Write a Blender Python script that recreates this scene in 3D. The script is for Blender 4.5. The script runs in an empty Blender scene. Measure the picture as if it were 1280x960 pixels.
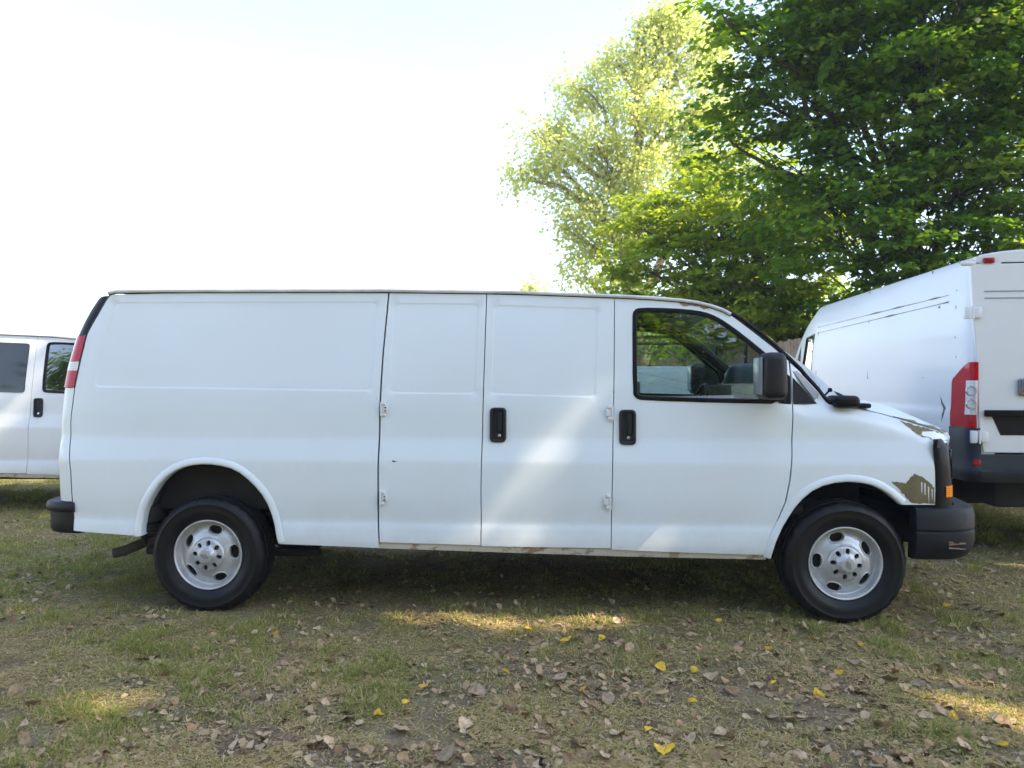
import bpy, bmesh, math, random
import numpy as np
from mathutils import Vector, Matrix
from mathutils.geometry import delaunay_2d_cdt, tessellate_polygon

random.seed(7)
RNG = np.random.default_rng(7)
scene = bpy.context.scene
COL = scene.collection
R = math.radians

# ------------------------------------------------------------------ camera, sky, sun, exposure
FPX, CAMH = 930.0, 1.44            # focal length in photo pixels (1280 wide), eye height
cam_d = bpy.data.cameras.new("camera")
cam = bpy.data.objects.new("camera", cam_d)
COL.objects.link(cam)
cam.location = (0, 0, CAMH)
cam.rotation_euler = (R(90), 0, 0)
cam_d.sensor_width = 36.0
cam_d.lens = 36.0 * FPX / 1280.0
cam_d.clip_end = 3000.0
cam_d.clip_start = 0.05
cam_d.dof.use_dof = True
cam_d.dof.focus_distance = 4.7
cam_d.dof.aperture_fstop = 3.2
scene.camera = cam

SUN_EL, SUN_AZ = R(48), R(-17.4)    # azimuth measured from +X, counter-clockwise
SUN = Vector((math.cos(SUN_EL) * math.cos(SUN_AZ), math.cos(SUN_EL) * math.sin(SUN_AZ), math.sin(SUN_EL)))
world = bpy.data.worlds.new("World")
scene.world = world
world.use_nodes = True
wt = world.node_tree
sky = wt.nodes.new("ShaderNodeTexSky")
sky.sky_type = 'NISHITA'
sky.sun_disc = False
sky.sun_elevation = SUN_EL
sky.sun_rotation = math.atan2(SUN.x, SUN.y)
sky.air_density = 1.0
sky.dust_density = 0.9
sky.ozone_density = 1.0
bg = wt.nodes["Background"]
bg.inputs["Strength"].default_value = 0.15
hsv = wt.nodes.new("ShaderNodeHueSaturation")      # hazy summer sky: less saturated than clean air
hsv.inputs["Saturation"].default_value = 0.88
hsv.inputs["Hue"].default_value = 0.503
wt.links.new(sky.outputs[0], hsv.inputs["Color"])
wt.links.new(hsv.outputs[0], bg.inputs[0])

sun_d = bpy.data.lights.new("sun", 'SUN')
sun_d.energy = 4.5
sun_d.angle = R(0.5)
sun_d.color = (1.0, 0.83, 0.60)
sun_o = bpy.data.objects.new("sun", sun_d)
COL.objects.link(sun_o)
sun_o.rotation_euler = SUN.to_track_quat('Z', 'Y').to_euler()

vs = scene.view_settings
vs.view_transform = 'Standard'
vs.look = 'None'
vs.gamma = 1.0
vs.use_curve_mapping = False
vs.exposure = 1.92
scene.render.engine = 'CYCLES'
scene.cycles.max_bounces = 8
scene.cycles.transparent_max_bounces = 16

# ------------------------------------------------------------------ small helpers
def link(o, parent=None):
    COL.objects.link(o)
    if parent is not None:
        o.parent = parent
    return o

def thing(name, label, cat, loc=(0, 0, 0), rz=0.0, group=None):
    o = bpy.data.objects.new(name, None)
    o.empty_display_size = 0.2
    o.location = loc
    o.rotation_euler = (0, 0, rz)
    link(o)
    return tag(o, label, cat, group)

def tag(o, label, cat, group=None, kind=None):
    if label: o["label"] = label
    if cat: o["category"] = cat
    if group: o["group"] = group
    if kind: o["kind"] = kind
    return o

class MB:
    """collects pieces of ONE mesh"""
    def __init__(self):
        self.v, self.f, self.m, self.s, self.n = [], [], [], [], []
        self.custom = False
    def add(self, verts, faces, mat=0, smooth=True, normals=None):
        b = len(self.v)
        self.v += [tuple(p) for p in verts]
        for f in faces:
            self.f.append([i + b for i in f])
            self.m.append(mat)
            self.s.append(smooth)
            if normals is None:
                self.n.append([(0, 0, 0)] * len(f))
            else:
                self.custom = True
                self.n.append([tuple(normals[i]) for i in f])
        return self
    def build(self, name, mats, parent=None, loc=(0, 0, 0), rot=(0, 0, 0), sharp=40):
        me = bpy.data.meshes.new(name)
        me.from_pydata(self.v, [], self.f)
        for m in (mats if isinstance(mats, (list, tuple)) else [mats]):
            me.materials.append(m)
        me.polygons.foreach_set('material_index', self.m)
        me.polygons.foreach_set('use_smooth', self.s)
        if sharp and not self.custom:
            me.set_sharp_from_angle(angle=R(sharp))
        if self.custom:
            me.normals_split_custom_set([n for fn in self.n for n in fn])
        me.update()
        o = bpy.data.objects.new(name, me)
        o.location = loc
        o.rotation_euler = rot
        return link(o, parent)

def fast_mesh(name, V, Fc, mats, parent=None, attr=None, smooth=False):
    me = bpy.data.meshes.new(name)
    V = np.ascontiguousarray(V, dtype=np.float32); Fc = np.ascontiguousarray(Fc, dtype=np.int32)
    n, k = Fc.shape
    me.vertices.add(len(V)); me.vertices.foreach_set('co', V.ravel())
    me.loops.add(n * k); me.loops.foreach_set('vertex_index', Fc.ravel())
    me.polygons.add(n)
    me.polygons.foreach_set('loop_start', np.arange(0, n * k, k, dtype=np.int32))
    for m in (mats if isinstance(mats, (list, tuple)) else [mats]):
        me.materials.append(m)
    if smooth:
        me.polygons.foreach_set('use_smooth', np.ones(n, dtype=bool))
    for nm, a in (attr or {}).items():
        at = me.attributes.new(nm, 'FLOAT', 'POINT')
        at.data.foreach_set('value', np.ascontiguousarray(a, dtype=np.float32))
    me.update(calc_edges=True)
    me.validate()
    o = bpy.data.objects.new(name, me)
    return link(o, parent)

def tube(mb, pts, r, seg=8, mat=0, cap=True):
    pts = [Vector(p) for p in pts]
    rs = r if isinstance(r, (list, tuple)) else [r] * len(pts)
    V, Fc = [], []
    up = None
    for i, p in enumerate(pts):
        d = (pts[min(i + 1, len(pts) - 1)] - pts[max(i - 1, 0)]).normalized()
        if up is None:
            up = Vector((0, 0, 1)) if abs(d.z) < .9 else Vector((1, 0, 0))
        a = d.cross(up)
        if a.length < 1e-4: a = d.cross(Vector((0, 1, 0)))
        a.normalize(); b = a.cross(d).normalized(); up = b
        for k in range(seg):
            t = 2 * math.pi * k / seg
            V.append(p + a * math.cos(t) * rs[i] + b * math.sin(t) * rs[i])
    for i in range(len(pts) - 1):
        for k in range(seg):
            k2 = (k + 1) % seg
            Fc.append([i * seg + k, i * seg + k2, (i + 1) * seg + k2, (i + 1) * seg + k])
    if cap:
        Fc.append(list(range(seg))); Fc.append([len(V) - seg + k for k in range(seg)][::-1])
    mb.add(V, Fc, mat)

def lathe(mb, prof, seg=48, c=(0, 0, 0), mat=0, mod=None):
    """profile (r, y) turned about the y axis"""
    V, Fc = [], []
    n = len(prof)
    for k in range(seg):
        t = 2 * math.pi * k / seg
        for j, (r, y) in enumerate(prof):
            rr = r + (mod(j, k) if mod else 0)
            V.append((c[0] + rr * math.cos(t), c[1] + y, c[2] + rr * math.sin(t)))
    for k in range(seg):
        k2 = (k + 1) % seg
        for j in range(n - 1):
            Fc.append([k * n + j, k * n + j + 1, k2 * n + j + 1, k2 * n + j])
    mb.add(V, Fc, mat)

def rbox(mb, c, size, bev=0.01, mat=0, rot=None, seg=2, taper=None):
    bm = bmesh.new()
    bmesh.ops.create_cube(bm, size=1.0)
    for v in bm.verts:
        v.co = Vector((v.co.x * size[0], v.co.y * size[1], v.co.z * size[2]))
        if taper and v.co.z > 0:
            v.co.x *= taper[0]; v.co.y *= taper[1]
    if bev > 0:
        bmesh.ops.bevel(bm, geom=bm.edges[:], offset=bev, segments=seg, affect='EDGES', profile=.5)
    M = Matrix.Translation(c) @ (rot.to_4x4() if rot else Matrix.Identity(4))
    bm.verts.index_update()
    mb.add([M @ v.co for v in bm.verts], [[v.index for v in f.verts] for f in bm.faces], mat)
    bm.free()

def grid(mb, P, mat=0, flip=False):
    """P[i][j] points"""
    n, m = len(P), len(P[0])
    V = [p for row in P for p in row]
    Fc = []
    for i in range(n - 1):
        for j in range(m - 1):
            q = [i * m + j, i * m + j + 1, (i + 1) * m + j + 1, (i + 1) * m + j]
            Fc.append(q[::-1] if flip else q)
    mb.add(V, Fc, mat)

def sweep(mb, path, prof, mat=0, caps=True):
    """path: list of (point, outward) in plan; prof: (out, z) offsets"""
    P = []
    for p, o in path:
        P.append([Vector((p[0] + o[0] * a, p[1] + o[1] * a, z)) for a, z in prof])
    grid(mb, P, mat)
    if caps:
        for e in (0, -1):
            mb.add(P[e], [list(range(len(prof)))], mat, smooth=False)

# ---- 2D polygon tools
def pip(poly, P):
    poly = np.asarray(poly); x, y = P[:, 0], P[:, 1]
    ins = np.zeros(len(P), bool)
    j = len(poly) - 1
    for i in range(len(poly)):
        xi, yi = poly[i]; xj, yj = poly[j]
        c = ((yi > y) != (yj > y)) & (x < (xj - xi) * (y - yi) / (yj - yi + 1e-12) + xi)
        ins ^= c
        j = i
    return ins

def pdist(poly, P):
    poly = np.asarray(poly, float); d = np.full(len(P), 1e9)
    for i in range(len(poly)):
        a, b = poly[i], poly[(i + 1) % len(poly)]
        ab = b - a
        t = np.clip(((P - a) @ ab) / (ab @ ab + 1e-12), 0, 1)
        d = np.minimum(d, np.linalg.norm(P - (a + t[:, None] * ab), axis=1))
    return d

def densify(poly, d, closed=True):
    out = []
    n = len(poly)
    for i in range(n if closed else n - 1):
        a, b = np.array(poly[i], float), np.array(poly[(i + 1) % n], float)
        k = max(1, int(math.ceil(np.linalg.norm(b - a) / d)))
        for q in range(k):
            out.append(tuple(a + (b - a) * q / k))
    if not closed: out.append(tuple(poly[-1]))
    return out

def area2(poly):
    return sum(poly[i][0] * poly[(i + 1) % len(poly)][1] - poly[(i + 1) % len(poly)][0] * poly[i][1] for i in range(len(poly)))

def inset(poly, d):
    n = len(poly); sg = 1 if area2(poly) > 0 else -1
    out = []
    for i in range(n):
        a, b, c = (np.array(poly[(i + k) % n], float) for k in (-1, 0, 1))
        e1 = (b - a) / (np.linalg.norm(b - a) + 1e-9); e2 = (c - b) / (np.linalg.norm(c - b) + 1e-9)
        n1 = np.array((-e1[1], e1[0])) * sg; n2 = np.array((-e2[1], e2[0])) * sg
        m = n1 + n2; m /= max(1e-6, np.linalg.norm(m))
        k = d / max(.45, float(m @ n1))
        out.append(tuple(b + m * k))
    return out

def roundpoly(poly, r, seg=5):
    n = len(poly); out = []
    for i in range(n):
        a, b, c = (np.array(poly[(i + k) % n], float) for k in (-1, 0, 1))
        u = a - b; v = c - b
        lu, lv = np.linalg.norm(u), np.linalg.norm(v)
        rr = min(r, .48 * lu, .48 * lv)
        p0 = b + u / lu * rr; p2 = b + v / lv * rr
        for k in range(seg + 1):
            t = k / seg
            out.append(tuple((1 - t) ** 2 * p0 + 2 * t * (1 - t) * b + t * t * p2))
    return out

def smooth(poly, it=1, closed=False):
    P = [np.array(p, float) for p in poly]
    for _ in range(it):
        Q = []
        n = len(P)
        for i in range(n if closed else n - 1):
            a, b = P[i], P[(i + 1) % n]
            Q += [.75 * a + .25 * b, .25 * a + .75 * b]
        if not closed: Q = [P[0]] + Q + [P[-1]]
        P = Q
    return [tuple(p) for p in P]

def lerp_tab(tab):
    tab = sorted(tab)
    X = np.array([t[0] for t in tab]); Y = np.array([t[1] for t in tab])
    return lambda x: np.interp(x, X, Y)

# ---- curved-side panels: the surface is y = side * W(x, z)
class Skin:
    def __init__(self, W): self.W = W
    def H(self, x, z, rec=()):
        w = self.W(x, z)
        if rec:
            P = np.stack([np.atleast_1d(x), np.atleast_1d(z)], 1)
            for poly, depth, ramp in rec:
                rr = .035
                core = inset(poly, rr)
                d = np.where(pip(core, P), -1.0, 1.0) * pdist(core, P) - rr
                t = np.clip(-d / ramp, 0, 1)
                w = w - depth * (t * t * (3 - 2 * t))
        return w
    def normal(self, x, z, s, rec=()):
        e = .0015
        wx = (self.H(x + e, z, rec) - self.H(x - e, z, rec)) / (2 * e)
        wz = (self.H(x, z + e, rec) - self.H(x, z - e, rec)) / (2 * e)
        N = np.stack([-wx, np.full_like(wx, s), -wz], 1)
        return N / np.linalg.norm(N, axis=1)[:, None]
    def panel(self, mb, outline, s, holes=(), rec=(), off=0.0, rim=.022, mat=0, gx=.07, zs=None):
        loops = [densify(outline, .03)] + [densify(h, .02) for h in holes]
        pts, edges = [], []
        for lp in loops:
            b = len(pts); pts += lp
            edges += [(b + i, b + (i + 1) % len(lp)) for i in range(len(lp))]
        A = np.array(loops[0]); lo, hi = A.min(0), A.max(0)
        xs = np.arange(lo[0], hi[0] + gx, gx)
        if zs is None: zs = ZLEV
        zz = [z for z in zs if lo[1] - .02 < z < hi[1] + .02]
        G = np.array([(x + (.5 * gx if j % 2 else 0), z) for j, z in enumerate(zz) for x in xs])
        extra = []
        for poly, depth, ramp in rec:
            for o in (0, .35, .7, 1.0):
                q = inset(poly, o * ramp)
                extra += densify(roundpoly(q, .05), .02)
        if extra:
            E = np.array(extra)
            for poly, depth, ramp in rec:
                dd = pdist(poly, G)
                G = G[dd > ramp * 1.2]
            G = np.vstack([G, E])
        keep = pip(loops[0], G) & (pdist(loops[0], G) > .012)
        for h in loops[1:]:
            keep &= ~pip(h, G) & (pdist(h, G) > .012)
        pts2 = [Vector(p) for p in pts] + [Vector((float(p[0]), float(p[1]))) for p in G[keep]]
        r = delaunay_2d_cdt(pts2, edges, [], 0, 1e-6)
        P = np.array([(v.x, v.y) for v in r[0]])
        T = np.array([f for f in r[2] if len(f) == 3])
        cen = P[T].mean(1)
        ok = pip(loops[0], cen)
        for h in loops[1:]: ok &= ~pip(h, cen)
        T = T[ok]
        y = s * (self.H(P[:, 0], P[:, 1], rec) + off)
        V = np.stack([P[:, 0], y, P[:, 1]], 1)
        N = self.normal(P[:, 0], P[:, 1], s, rec)
        fn = np.cross(V[T[:, 1]] - V[T[:, 0]], V[T[:, 2]] - V[T[:, 0]])
        fl = (fn[:, 1] * s) < 0
        T[fl] = T[fl][:, ::-1]
        mb.add(V.tolist(), T.tolist(), mat, True, N.tolist())
        if rim:
            for lp in loops:
                L = np.array(lp); yy = s * (self.H(L[:, 0], L[:, 1], rec) + off)
                n = len(L)
                Vr = [(L[i, 0], yy[i], L[i, 1]) for i in range(n)] + [(L[i, 0], yy[i] - s * rim, L[i, 1]) for i in range(n)]
                mb.add(Vr, [[i, (i + 1) % n, n + (i + 1) % n, n + i] for i in range(n)], mat, False)
    def plate(self, mb, outline, s, loops, cap=True, mat=0, capmat=None):
        """rings of (inset, out) over the surface, the last one capped"""
        rings = []
        for ins, out in loops:
            q = inset(outline, ins) if ins else outline
            A = np.array(q)
            w = self.W(A[:, 0], A[:, 1])
            rings.append([(A[i, 0], s * (w[i] + out), A[i, 1]) for i in range(len(A))])
        n = len(outline)
        V = [p for rg in rings for p in rg]
        Fc = []
        for k in range(len(rings) - 1):
            for i in range(n):
                i2 = (i + 1) % n
                Fc.append([k * n + i, k * n + i2, (k + 1) * n + i2, (k + 1) * n + i])
        mb.add(V, Fc, mat)
        if cap:
            tr = tessellate_polygon([[Vector(p) for p in rings[-1]]])
            mb.add(rings[-1], [list(t) for t in tr], mat if capmat is None else capmat)
    def strip(self, mb, arch, ctr, s, prof, mat=0):
        """lip following a curve in the side plane: prof = (along outward normal from ctr, out of surface)"""
        P = []
        n = len(arch)
        for i in range(n):
            a = np.array(arch[max(i - 1, 0)]); b = np.array(arch[min(i + 1, n - 1)])
            t = (b - a) / np.linalg.norm(b - a)
            nn = np.array((-t[1], t[0]))
            if nn @ (np.array(arch[i]) - np.array(ctr)) < 0: nn = -nn
            w0 = float(self.W(np.array([arch[i][0]]), np.array([arch[i][1]]))[0])
            row = []
            for a_, o_ in prof:
                q = np.array(arch[i]) + nn * a_
                row.append((q[0], s * (w0 + o_), q[1]))
            P.append(row)
        grid(mb, P, mat)

def smooth_tab(tab, blur=.012):
    z = np.arange(tab[0][0] - .2, tab[-1][0] + .2, .002)
    w = np.interp(z, [t[0] for t in tab], [t[1] for t in tab])
    k = int(blur / .002); ker = np.hanning(2 * k + 3); ker /= ker.sum()
    w2 = np.convolve(np.pad(w, k + 1, mode='edge'), ker, 'valid')
    return lambda q: np.interp(q, z, w2)

class Frame:
    def __init__(self, x, y, ang):
        self.loc = (x, y, 0.0); self.ang = ang
        self.M = Matrix.Translation(self.loc) @ Matrix.Rotation(ang, 4, 'Z')
        self.I = self.M.inverted()
        self.o = self.I @ Vector((0, 0, CAMH))
    def d(self, px, py):
        return self.I.to_3x3() @ Vector(((px - 640) / FPX, 1, (480 - py) / FPX))
    def on_side(self, px, py, skin, s):
        d = self.d(px, py); y = s * .96
        for _ in range(10):
            t = (y - self.o.y) / d.y
            p = self.o + d * t
            y = s * float(skin.W(np.array([p.x]), np.array([p.z]))[0])
        return (p.x, p.z)
    def on_y(self, px, py, y):
        d = self.d(px, py); t = (y - self.o.y) / d.y
        return self.o + d * t
    def on_x(self, px, py, x):
        d = self.d(px, py); t = (x - self.o.x) / d.x
        return self.o + d * t

def at(px, py, Y):
    return Vector(((px - 640) / FPX * Y, Y, CAMH + (480 - py) / FPX * Y))
def onground(px, py):
    Y = CAMH * FPX / (py - 480)
    return Vector(((px - 640) / FPX * Y, Y, 0))

# value noise for layouts
_tabs = RNG.random((64, 64))
def vnoise(x, y, sc):
    u, v = np.asarray(x) * sc + 100, np.asarray(y) * sc + 100
    i, j = np.floor(u).astype(int), np.floor(v).astype(int)
    fu, fv = u - i, v - j
    fu = fu * fu * (3 - 2 * fu); fv = fv * fv * (3 - 2 * fv)
    g = lambda a, b: _tabs[a % 64, b % 64]
    return (g(i, j) * (1 - fu) + g(i + 1, j) * fu) * (1 - fv) + (g(i, j + 1) * (1 - fu) + g(i + 1, j + 1) * fu) * fv

# ------------------------------------------------------------------ materials
def nodes(m):
    m.use_nodes = True
    return m.node_tree, m.node_tree.nodes, m.node_tree.links, m.node_tree.nodes["Principled BSDF"]

def ramp(nt, stops, interp='LINEAR'):
    r = nt.nodes.new("ShaderNodeValToRGB")
    e = r.color_ramp.elements
    r.color_ramp.interpolation = interp
    while len(e) < len(stops): e.new(0.5)
    for k, (p, c) in enumerate(stops):
        e[k].position = p
        e[k].color = (*c, 1) if len(c) == 3 else c
    return r

def noise(nt, scale, detail=4, rough=.55, coord=None, sc=None, out='Object'):
    n = nt.nodes.new("ShaderNodeTexNoise")
    n.inputs["Scale"].default_value = scale
    n.inputs["Detail"].default_value = detail
    n.inputs["Roughness"].default_value = rough
    tc = nt.nodes.new("ShaderNodeTexCoord")
    src = tc.outputs[out]
    if sc:
        mp = nt.nodes.new("ShaderNodeMapping"); mp.inputs["Scale"].default_value = sc
        nt.links.new(src, mp.inputs[0]); src = mp.outputs[0]
    nt.links.new(src, n.inputs["Vector"])
    return n

def mixc(nt, a, b, fac):
    m = nt.nodes.new("ShaderNodeMix"); m.data_type = 'RGBA'
    for sock, v in ((m.inputs[6], a), (m.inputs[7], b), (m.inputs[0], fac)):
        if isinstance(v, (tuple, list)): sock.default_value = (*v, 1) if len(v) == 3 else v
        elif isinstance(v, (int, float)): sock.default_value = v
        else: nt.links.new(v, sock)
    return m.outputs[2]

def bump(nt, bs, src, strength=.2, dist=.01):
    b = nt.nodes.new("ShaderNodeBump")
    b.inputs["Strength"].default_value = strength
    b.inputs["Distance"].default_value = dist
    nt.links.new(src, b.inputs["Height"]); nt.links.new(b.outputs[0], bs.inputs["Normal"])

def simple(name, col, rough=.5, metal=0.0, var=.0, vscale=6, coat=0, spec=None, bmp=0, bscale=60):
    m = bpy.data.materials.new(name)
    nt, N, L, bs = nodes(m)
    bs.inputs["Base Color"].default_value = (*col, 1)
    bs.inputs["Roughness"].default_value = rough
    bs.inputs["Metallic"].default_value = metal
    if coat:
        bs.inputs["Coat Weight"].default_value = coat
        bs.inputs["Coat Roughness"].default_value = .05
    if var:
        n = noise(nt, vscale, 6)
        r = ramp(nt, [(.3, tuple(c * (1 - var) for c in col)), (.7, tuple(min(1, c * (1 + var)) for c in col))])
        L.new(n.outputs[0], r.inputs[0]); L.new(r.outputs[0], bs.inputs["Base Color"])
        r2 = ramp(nt, [(.3, (rough * .85,) * 3), (.7, (min(1, rough * 1.2),) * 3)])
        L.new(n.outputs[0], r2.inputs[0]); L.new(r2.outputs[0], bs.inputs["Roughness"])
    if spec is not None: bs.inputs["Specular IOR Level"].default_value = spec
    if bmp:
        nb = noise(nt, bscale, 3)
        bump(nt, bs, nb.outputs[0], bmp, .004)
    return m

def paint(name, col, rust=False, warm=0):
    """white body paint with a little road film; rust=True adds chips of rust"""
    m = bpy.data.materials.new(name)
    nt, N, L, bs = nodes(m)
    n = noise(nt, 1.3, 2, .5)
    film = mixc(nt, col, (col[0] * .90, col[1] * .88, col[2] * .84), n.outputs[0])
    c = film
    # road dirt thrown up along the sills and behind the wheels
    tc = nt.nodes.new("ShaderNodeTexCoord"); sx = nt.nodes.new("ShaderNodeSeparateXYZ"); L.new(tc.outputs["Object"], sx.inputs[0])
    zr = nt.nodes.new("ShaderNodeMapRange"); zr.inputs[1].default_value = .42; zr.inputs[2].default_value = .80; zr.inputs[3].default_value = .55; zr.inputs[4].default_value = 0.0
    L.new(sx.outputs[2], zr.inputs[0])
    n5 = noise(nt, 7, 6, .65)
    dm = nt.nodes.new("ShaderNodeMath"); dm.operation = 'MULTIPLY'; L.new(zr.outputs[0], dm.inputs[0]); L.new(n5.outputs[0], dm.inputs[1])
    c = mixc(nt, c, (.38, .34, .28), dm.outputs[0])
    if rust:
        n3 = noise(nt, 9, 6, .65, sc=(1, 1, 2.2))
        rr = ramp(nt, [(.54, (0, 0, 0)), (.60, (1, 1, 1))]); L.new(n3.outputs[0], rr.inputs[0])
        c = mixc(nt, c, (.16, .062, .025), rr.outputs[0])
        n4 = noise(nt, 3.0, 5, .6, sc=(1, 1, 4))
        c = mixc(nt, c, (.42, .36, .27), n4.outputs[0])
    L.new(c, bs.inputs["Base Color"])
    bs.inputs["Roughness"].default_value = .28
    bs.inputs["Coat Weight"].default_value = .22
    bs.inputs["Coat Roughness"].default_value = .10
    bs.inputs["IOR"].default_value = 1.45
    return m

def glass(name, tint=(.80, .88, .84), dark=0.0):
    m = bpy.data.materials.new(name)
    m.use_nodes = True
    nt = m.node_tree
    for n in list(nt.nodes): nt.nodes.remove(n)
    out = nt.nodes.new("ShaderNodeOutputMaterial")
    tr = nt.nodes.new("ShaderNodeBsdfTransparent"); tr.inputs[0].default_value = (*[t * (1 - dark) for t in tint], 1)
    gl = nt.nodes.new("ShaderNodeBsdfGlossy"); gl.inputs["Roughness"].default_value = .01
    fr = nt.nodes.new("ShaderNodeFresnel"); fr.inputs[0].default_value = 1.6
    nz = noise(nt, 2.5, 2, .5)
    b = nt.nodes.new("ShaderNodeBump"); b.inputs["Strength"].default_value = .06; b.inputs["Distance"].default_value = .02
    nt.links.new(nz.outputs[0], b.inputs["Height"])
    nt.links.new(b.outputs[0], gl.inputs["Normal"])
    mu = nt.nodes.new("ShaderNodeMath"); mu.operation = 'MULTIPLY_ADD'; mu.use_clamp = True
    mu.inputs[1].default_value = 2.1; mu.inputs[2].default_value = .03
    nt.links.new(fr.outputs[0], mu.inputs[0])
    mx = nt.nodes.new("ShaderNodeMixShader")
    nt.links.new(mu.outputs[0], mx.inputs[0]); nt.links.new(tr.outputs[0], mx.inputs[1]); nt.links.new(gl.outputs[0], mx.inputs[2])
    nt.links.new(mx.outputs[0], out.inputs[0])
    return m

def lens(name, col, rough=.12):
    m = bpy.data.materials.new(name)
    nt, N, L, bs = nodes(m)
    w = nt.nodes.new("ShaderNodeTexWave"); w.bands_direction = 'Z'; w.inputs["Scale"].default_value = 26
    tc = nt.nodes.new("ShaderNodeTexCoord"); L.new(tc.outputs["Object"], w.inputs[0])
    c = mixc(nt, col, tuple(v * .75 for v in col), w.outputs[0])
    L.new(c, bs.inputs["Base Color"])
    bs.inputs["Roughness"].default_value = rough
    bs.inputs["Coat Weight"].default_value = .0
    bs.inputs["Specular IOR Level"].default_value = .35
    bs.inputs["Subsurface Weight"].default_value = 0
    return m

def leafmat(name, c0, c1, c2, trans=.45):
    """thin leaves: diffuse + translucent, colour varies leaf by leaf and clump by clump"""
    m = bpy.data.materials.new(name)
    m.use_nodes = True
    nt = m.node_tree
    for n in list(nt.nodes): nt.nodes.remove(n)
    out = nt.nodes.new("ShaderNodeOutputMaterial")
    at_ = nt.nodes.new("ShaderNodeAttribute"); at_.attribute_name = 'tint'
    r = ramp(nt, [(0, c0), (.5, c1), (1, c2)])
    nt.links.new(at_.outputs["Fac"], r.inputs[0])
    d = nt.nodes.new("ShaderNodeBsdfPrincipled"); d.inputs["Roughness"].default_value = .45
    d.inputs["Specular IOR Level"].default_value = .35
    if trans < .4: d.inputs["Roughness"].default_value = .8; d.inputs["Specular IOR Level"].default_value = .12
    t = nt.nodes.new("ShaderNodeBsdfTranslucent")
    hs = nt.nodes.new("ShaderNodeHueSaturation"); hs.inputs["Hue"].default_value = .485; hs.inputs["Saturation"].default_value = 1.1; hs.inputs["Value"].default_value = 1.5
    nt.links.new(r.outputs[0], hs.inputs["Color"])
    nt.links.new(r.outputs[0], d.inputs["Base Color"]); nt.links.new(hs.outputs[0], t.inputs[0])
    mx = nt.nodes.new("ShaderNodeMixShader"); mx.inputs[0].default_value = trans
    nt.links.new(d.outputs[0], mx.inputs[1]); nt.links.new(t.outputs[0], mx.inputs[2])
    nt.links.new(mx.outputs[0], out.inputs[0])
    return m

WHITE = paint("white_paint", (.71, .79, .855))
WHITE_OLD = paint("chalky_white_paint", (.70, .73, .77))
ROCKER = paint("rusty_white_paint", (.72, .72, .70), rust=True)
TRIM = simple("black_trim", (.005, .0055, .007), .42, var=.2, spec=.18)
PLASTIC = simple("textured_black_plastic", (.012, .013, .015), .45, var=.2, spec=.3, bmp=.15, bscale=300)
BUMPER = simple("grey_black_bumper", (.010, .012, .016), .5, var=.25, spec=.3, vscale=9, bmp=.12, bscale=250)
BLUEBUMP = simple("slate_bumper", (.022, .027, .034), .5, var=.2, spec=.3, vscale=7, bmp=.1, bscale=250)
DARK = simple("underbody_black", (.012, .012, .012), .8, var=.3)
LINER = simple("wheel_house_liner", (.030, .034, .040), .75, var=.35, vscale=12)
TYRE = simple("tyre_rubber", (.0045, .005, .006), .5, var=.3, spec=.3, vscale=14, bmp=.2, bscale=90)
RIM = simple("silver_wheel_paint", (.52, .53, .55), .36, metal=.45, var=.12, vscale=18)
CAP = simple("hub_cap_silver", (.46, .47, .50), .38, metal=.45, var=.1, vscale=25)
CHROME = simple("bare_metal", (.62, .63, .65), .22, metal=1.0)
RUSTY = simple("rusty_steel", (.050, .042, .036), .8, var=.4, vscale=20, bmp=.3)
PEEL = simple("olive_primer", (.145, .120, .058), .7, var=.25, vscale=14)
GLASS = glass("clear_glass", (.72, .82, .78))
WSGLASS = glass("windscreen_glass", (.78, .88, .84))
DARKGLASS = glass("tinted_glass", (.55, .60, .66), .45)
RED = lens("red_lens", (.50, .007, .014))
DARKRED = lens("deep_red_lens", (.30, .008, .018))
CLEAR = lens("clear_lens", (.75, .74, .74), .15)
AMBER = lens("amber_lens", (.85, .24, .01))
GREYPAN = simple("grey_panel", (.28, .30, .33), .45, var=.1)
SEATM = simple("grey_cloth", (.05, .05, .055), .9, var=.3, vscale=40)
DASH = simple("dash_plastic", (.10, .105, .11), .6, var=.15)
YELLOW = simple("yellow_marker", (.75, .62, .02), .5)
# ------------------------------------------------------------------ cargo van: shape
VANF = Frame(.096, 5.528, R(-3.35))
_prof = smooth_tab([(.30, .970), (.38, .978), (.42, .988), (.46, .989), (.50, .986), (.550, .977), (.580, .967), (.60, .966), (.75, .972), (.90, .975),
                    (.955, .975), (.972, .972), (1.10, .944), (1.12, .942), (1.25, .938), (1.42, .924), (1.6, .899), (1.8, .867), (1.95, .841), (2.08, .820)])
def _W0(x, z):
    x = np.asarray(x, float)
    w = _prof(z)
    w = w - .022 * np.clip((-2.35 - x) / .5, 0, 1.3) ** 2
    w = w - .034 * np.clip((x - 1.25) / 1.25, 0, 1.2) ** 2
    return w
SK0 = Skin(_W0)
A0 = lambda pts: [VANF.on_side(px, py, SK0, -1) for px, py in pts]
HOODPX = [(1036, 505.5), (1060, 508.5), (1076, 511.5), (1100, 517), (1120, 522.5), (1153, 532.5), (1170, 537.5), (1180, 542), (1186.5, 548)]
_hood0 = lerp_tab(A0(HOODPX))
def _W1(x, z):
    w = _W0(x, z)
    d = _hood0(x) - z
    t = np.clip((.12 - d) / .12, 0, 1.2) * np.clip((np.asarray(x) - 1.5) / .25, 0, 1)
    return w - .050 * t ** 2.2
VS = Skin(_W1)
ZLEV = sorted(set(np.round(np.concatenate([np.arange(.34, 2.1, .06), np.arange(.44, .62, .012), np.arange(.94, 1.14, .012)]), 4)))
A = lambda pts: [VANF.on_side(px, py, VS, -1) for px, py in pts]

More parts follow.
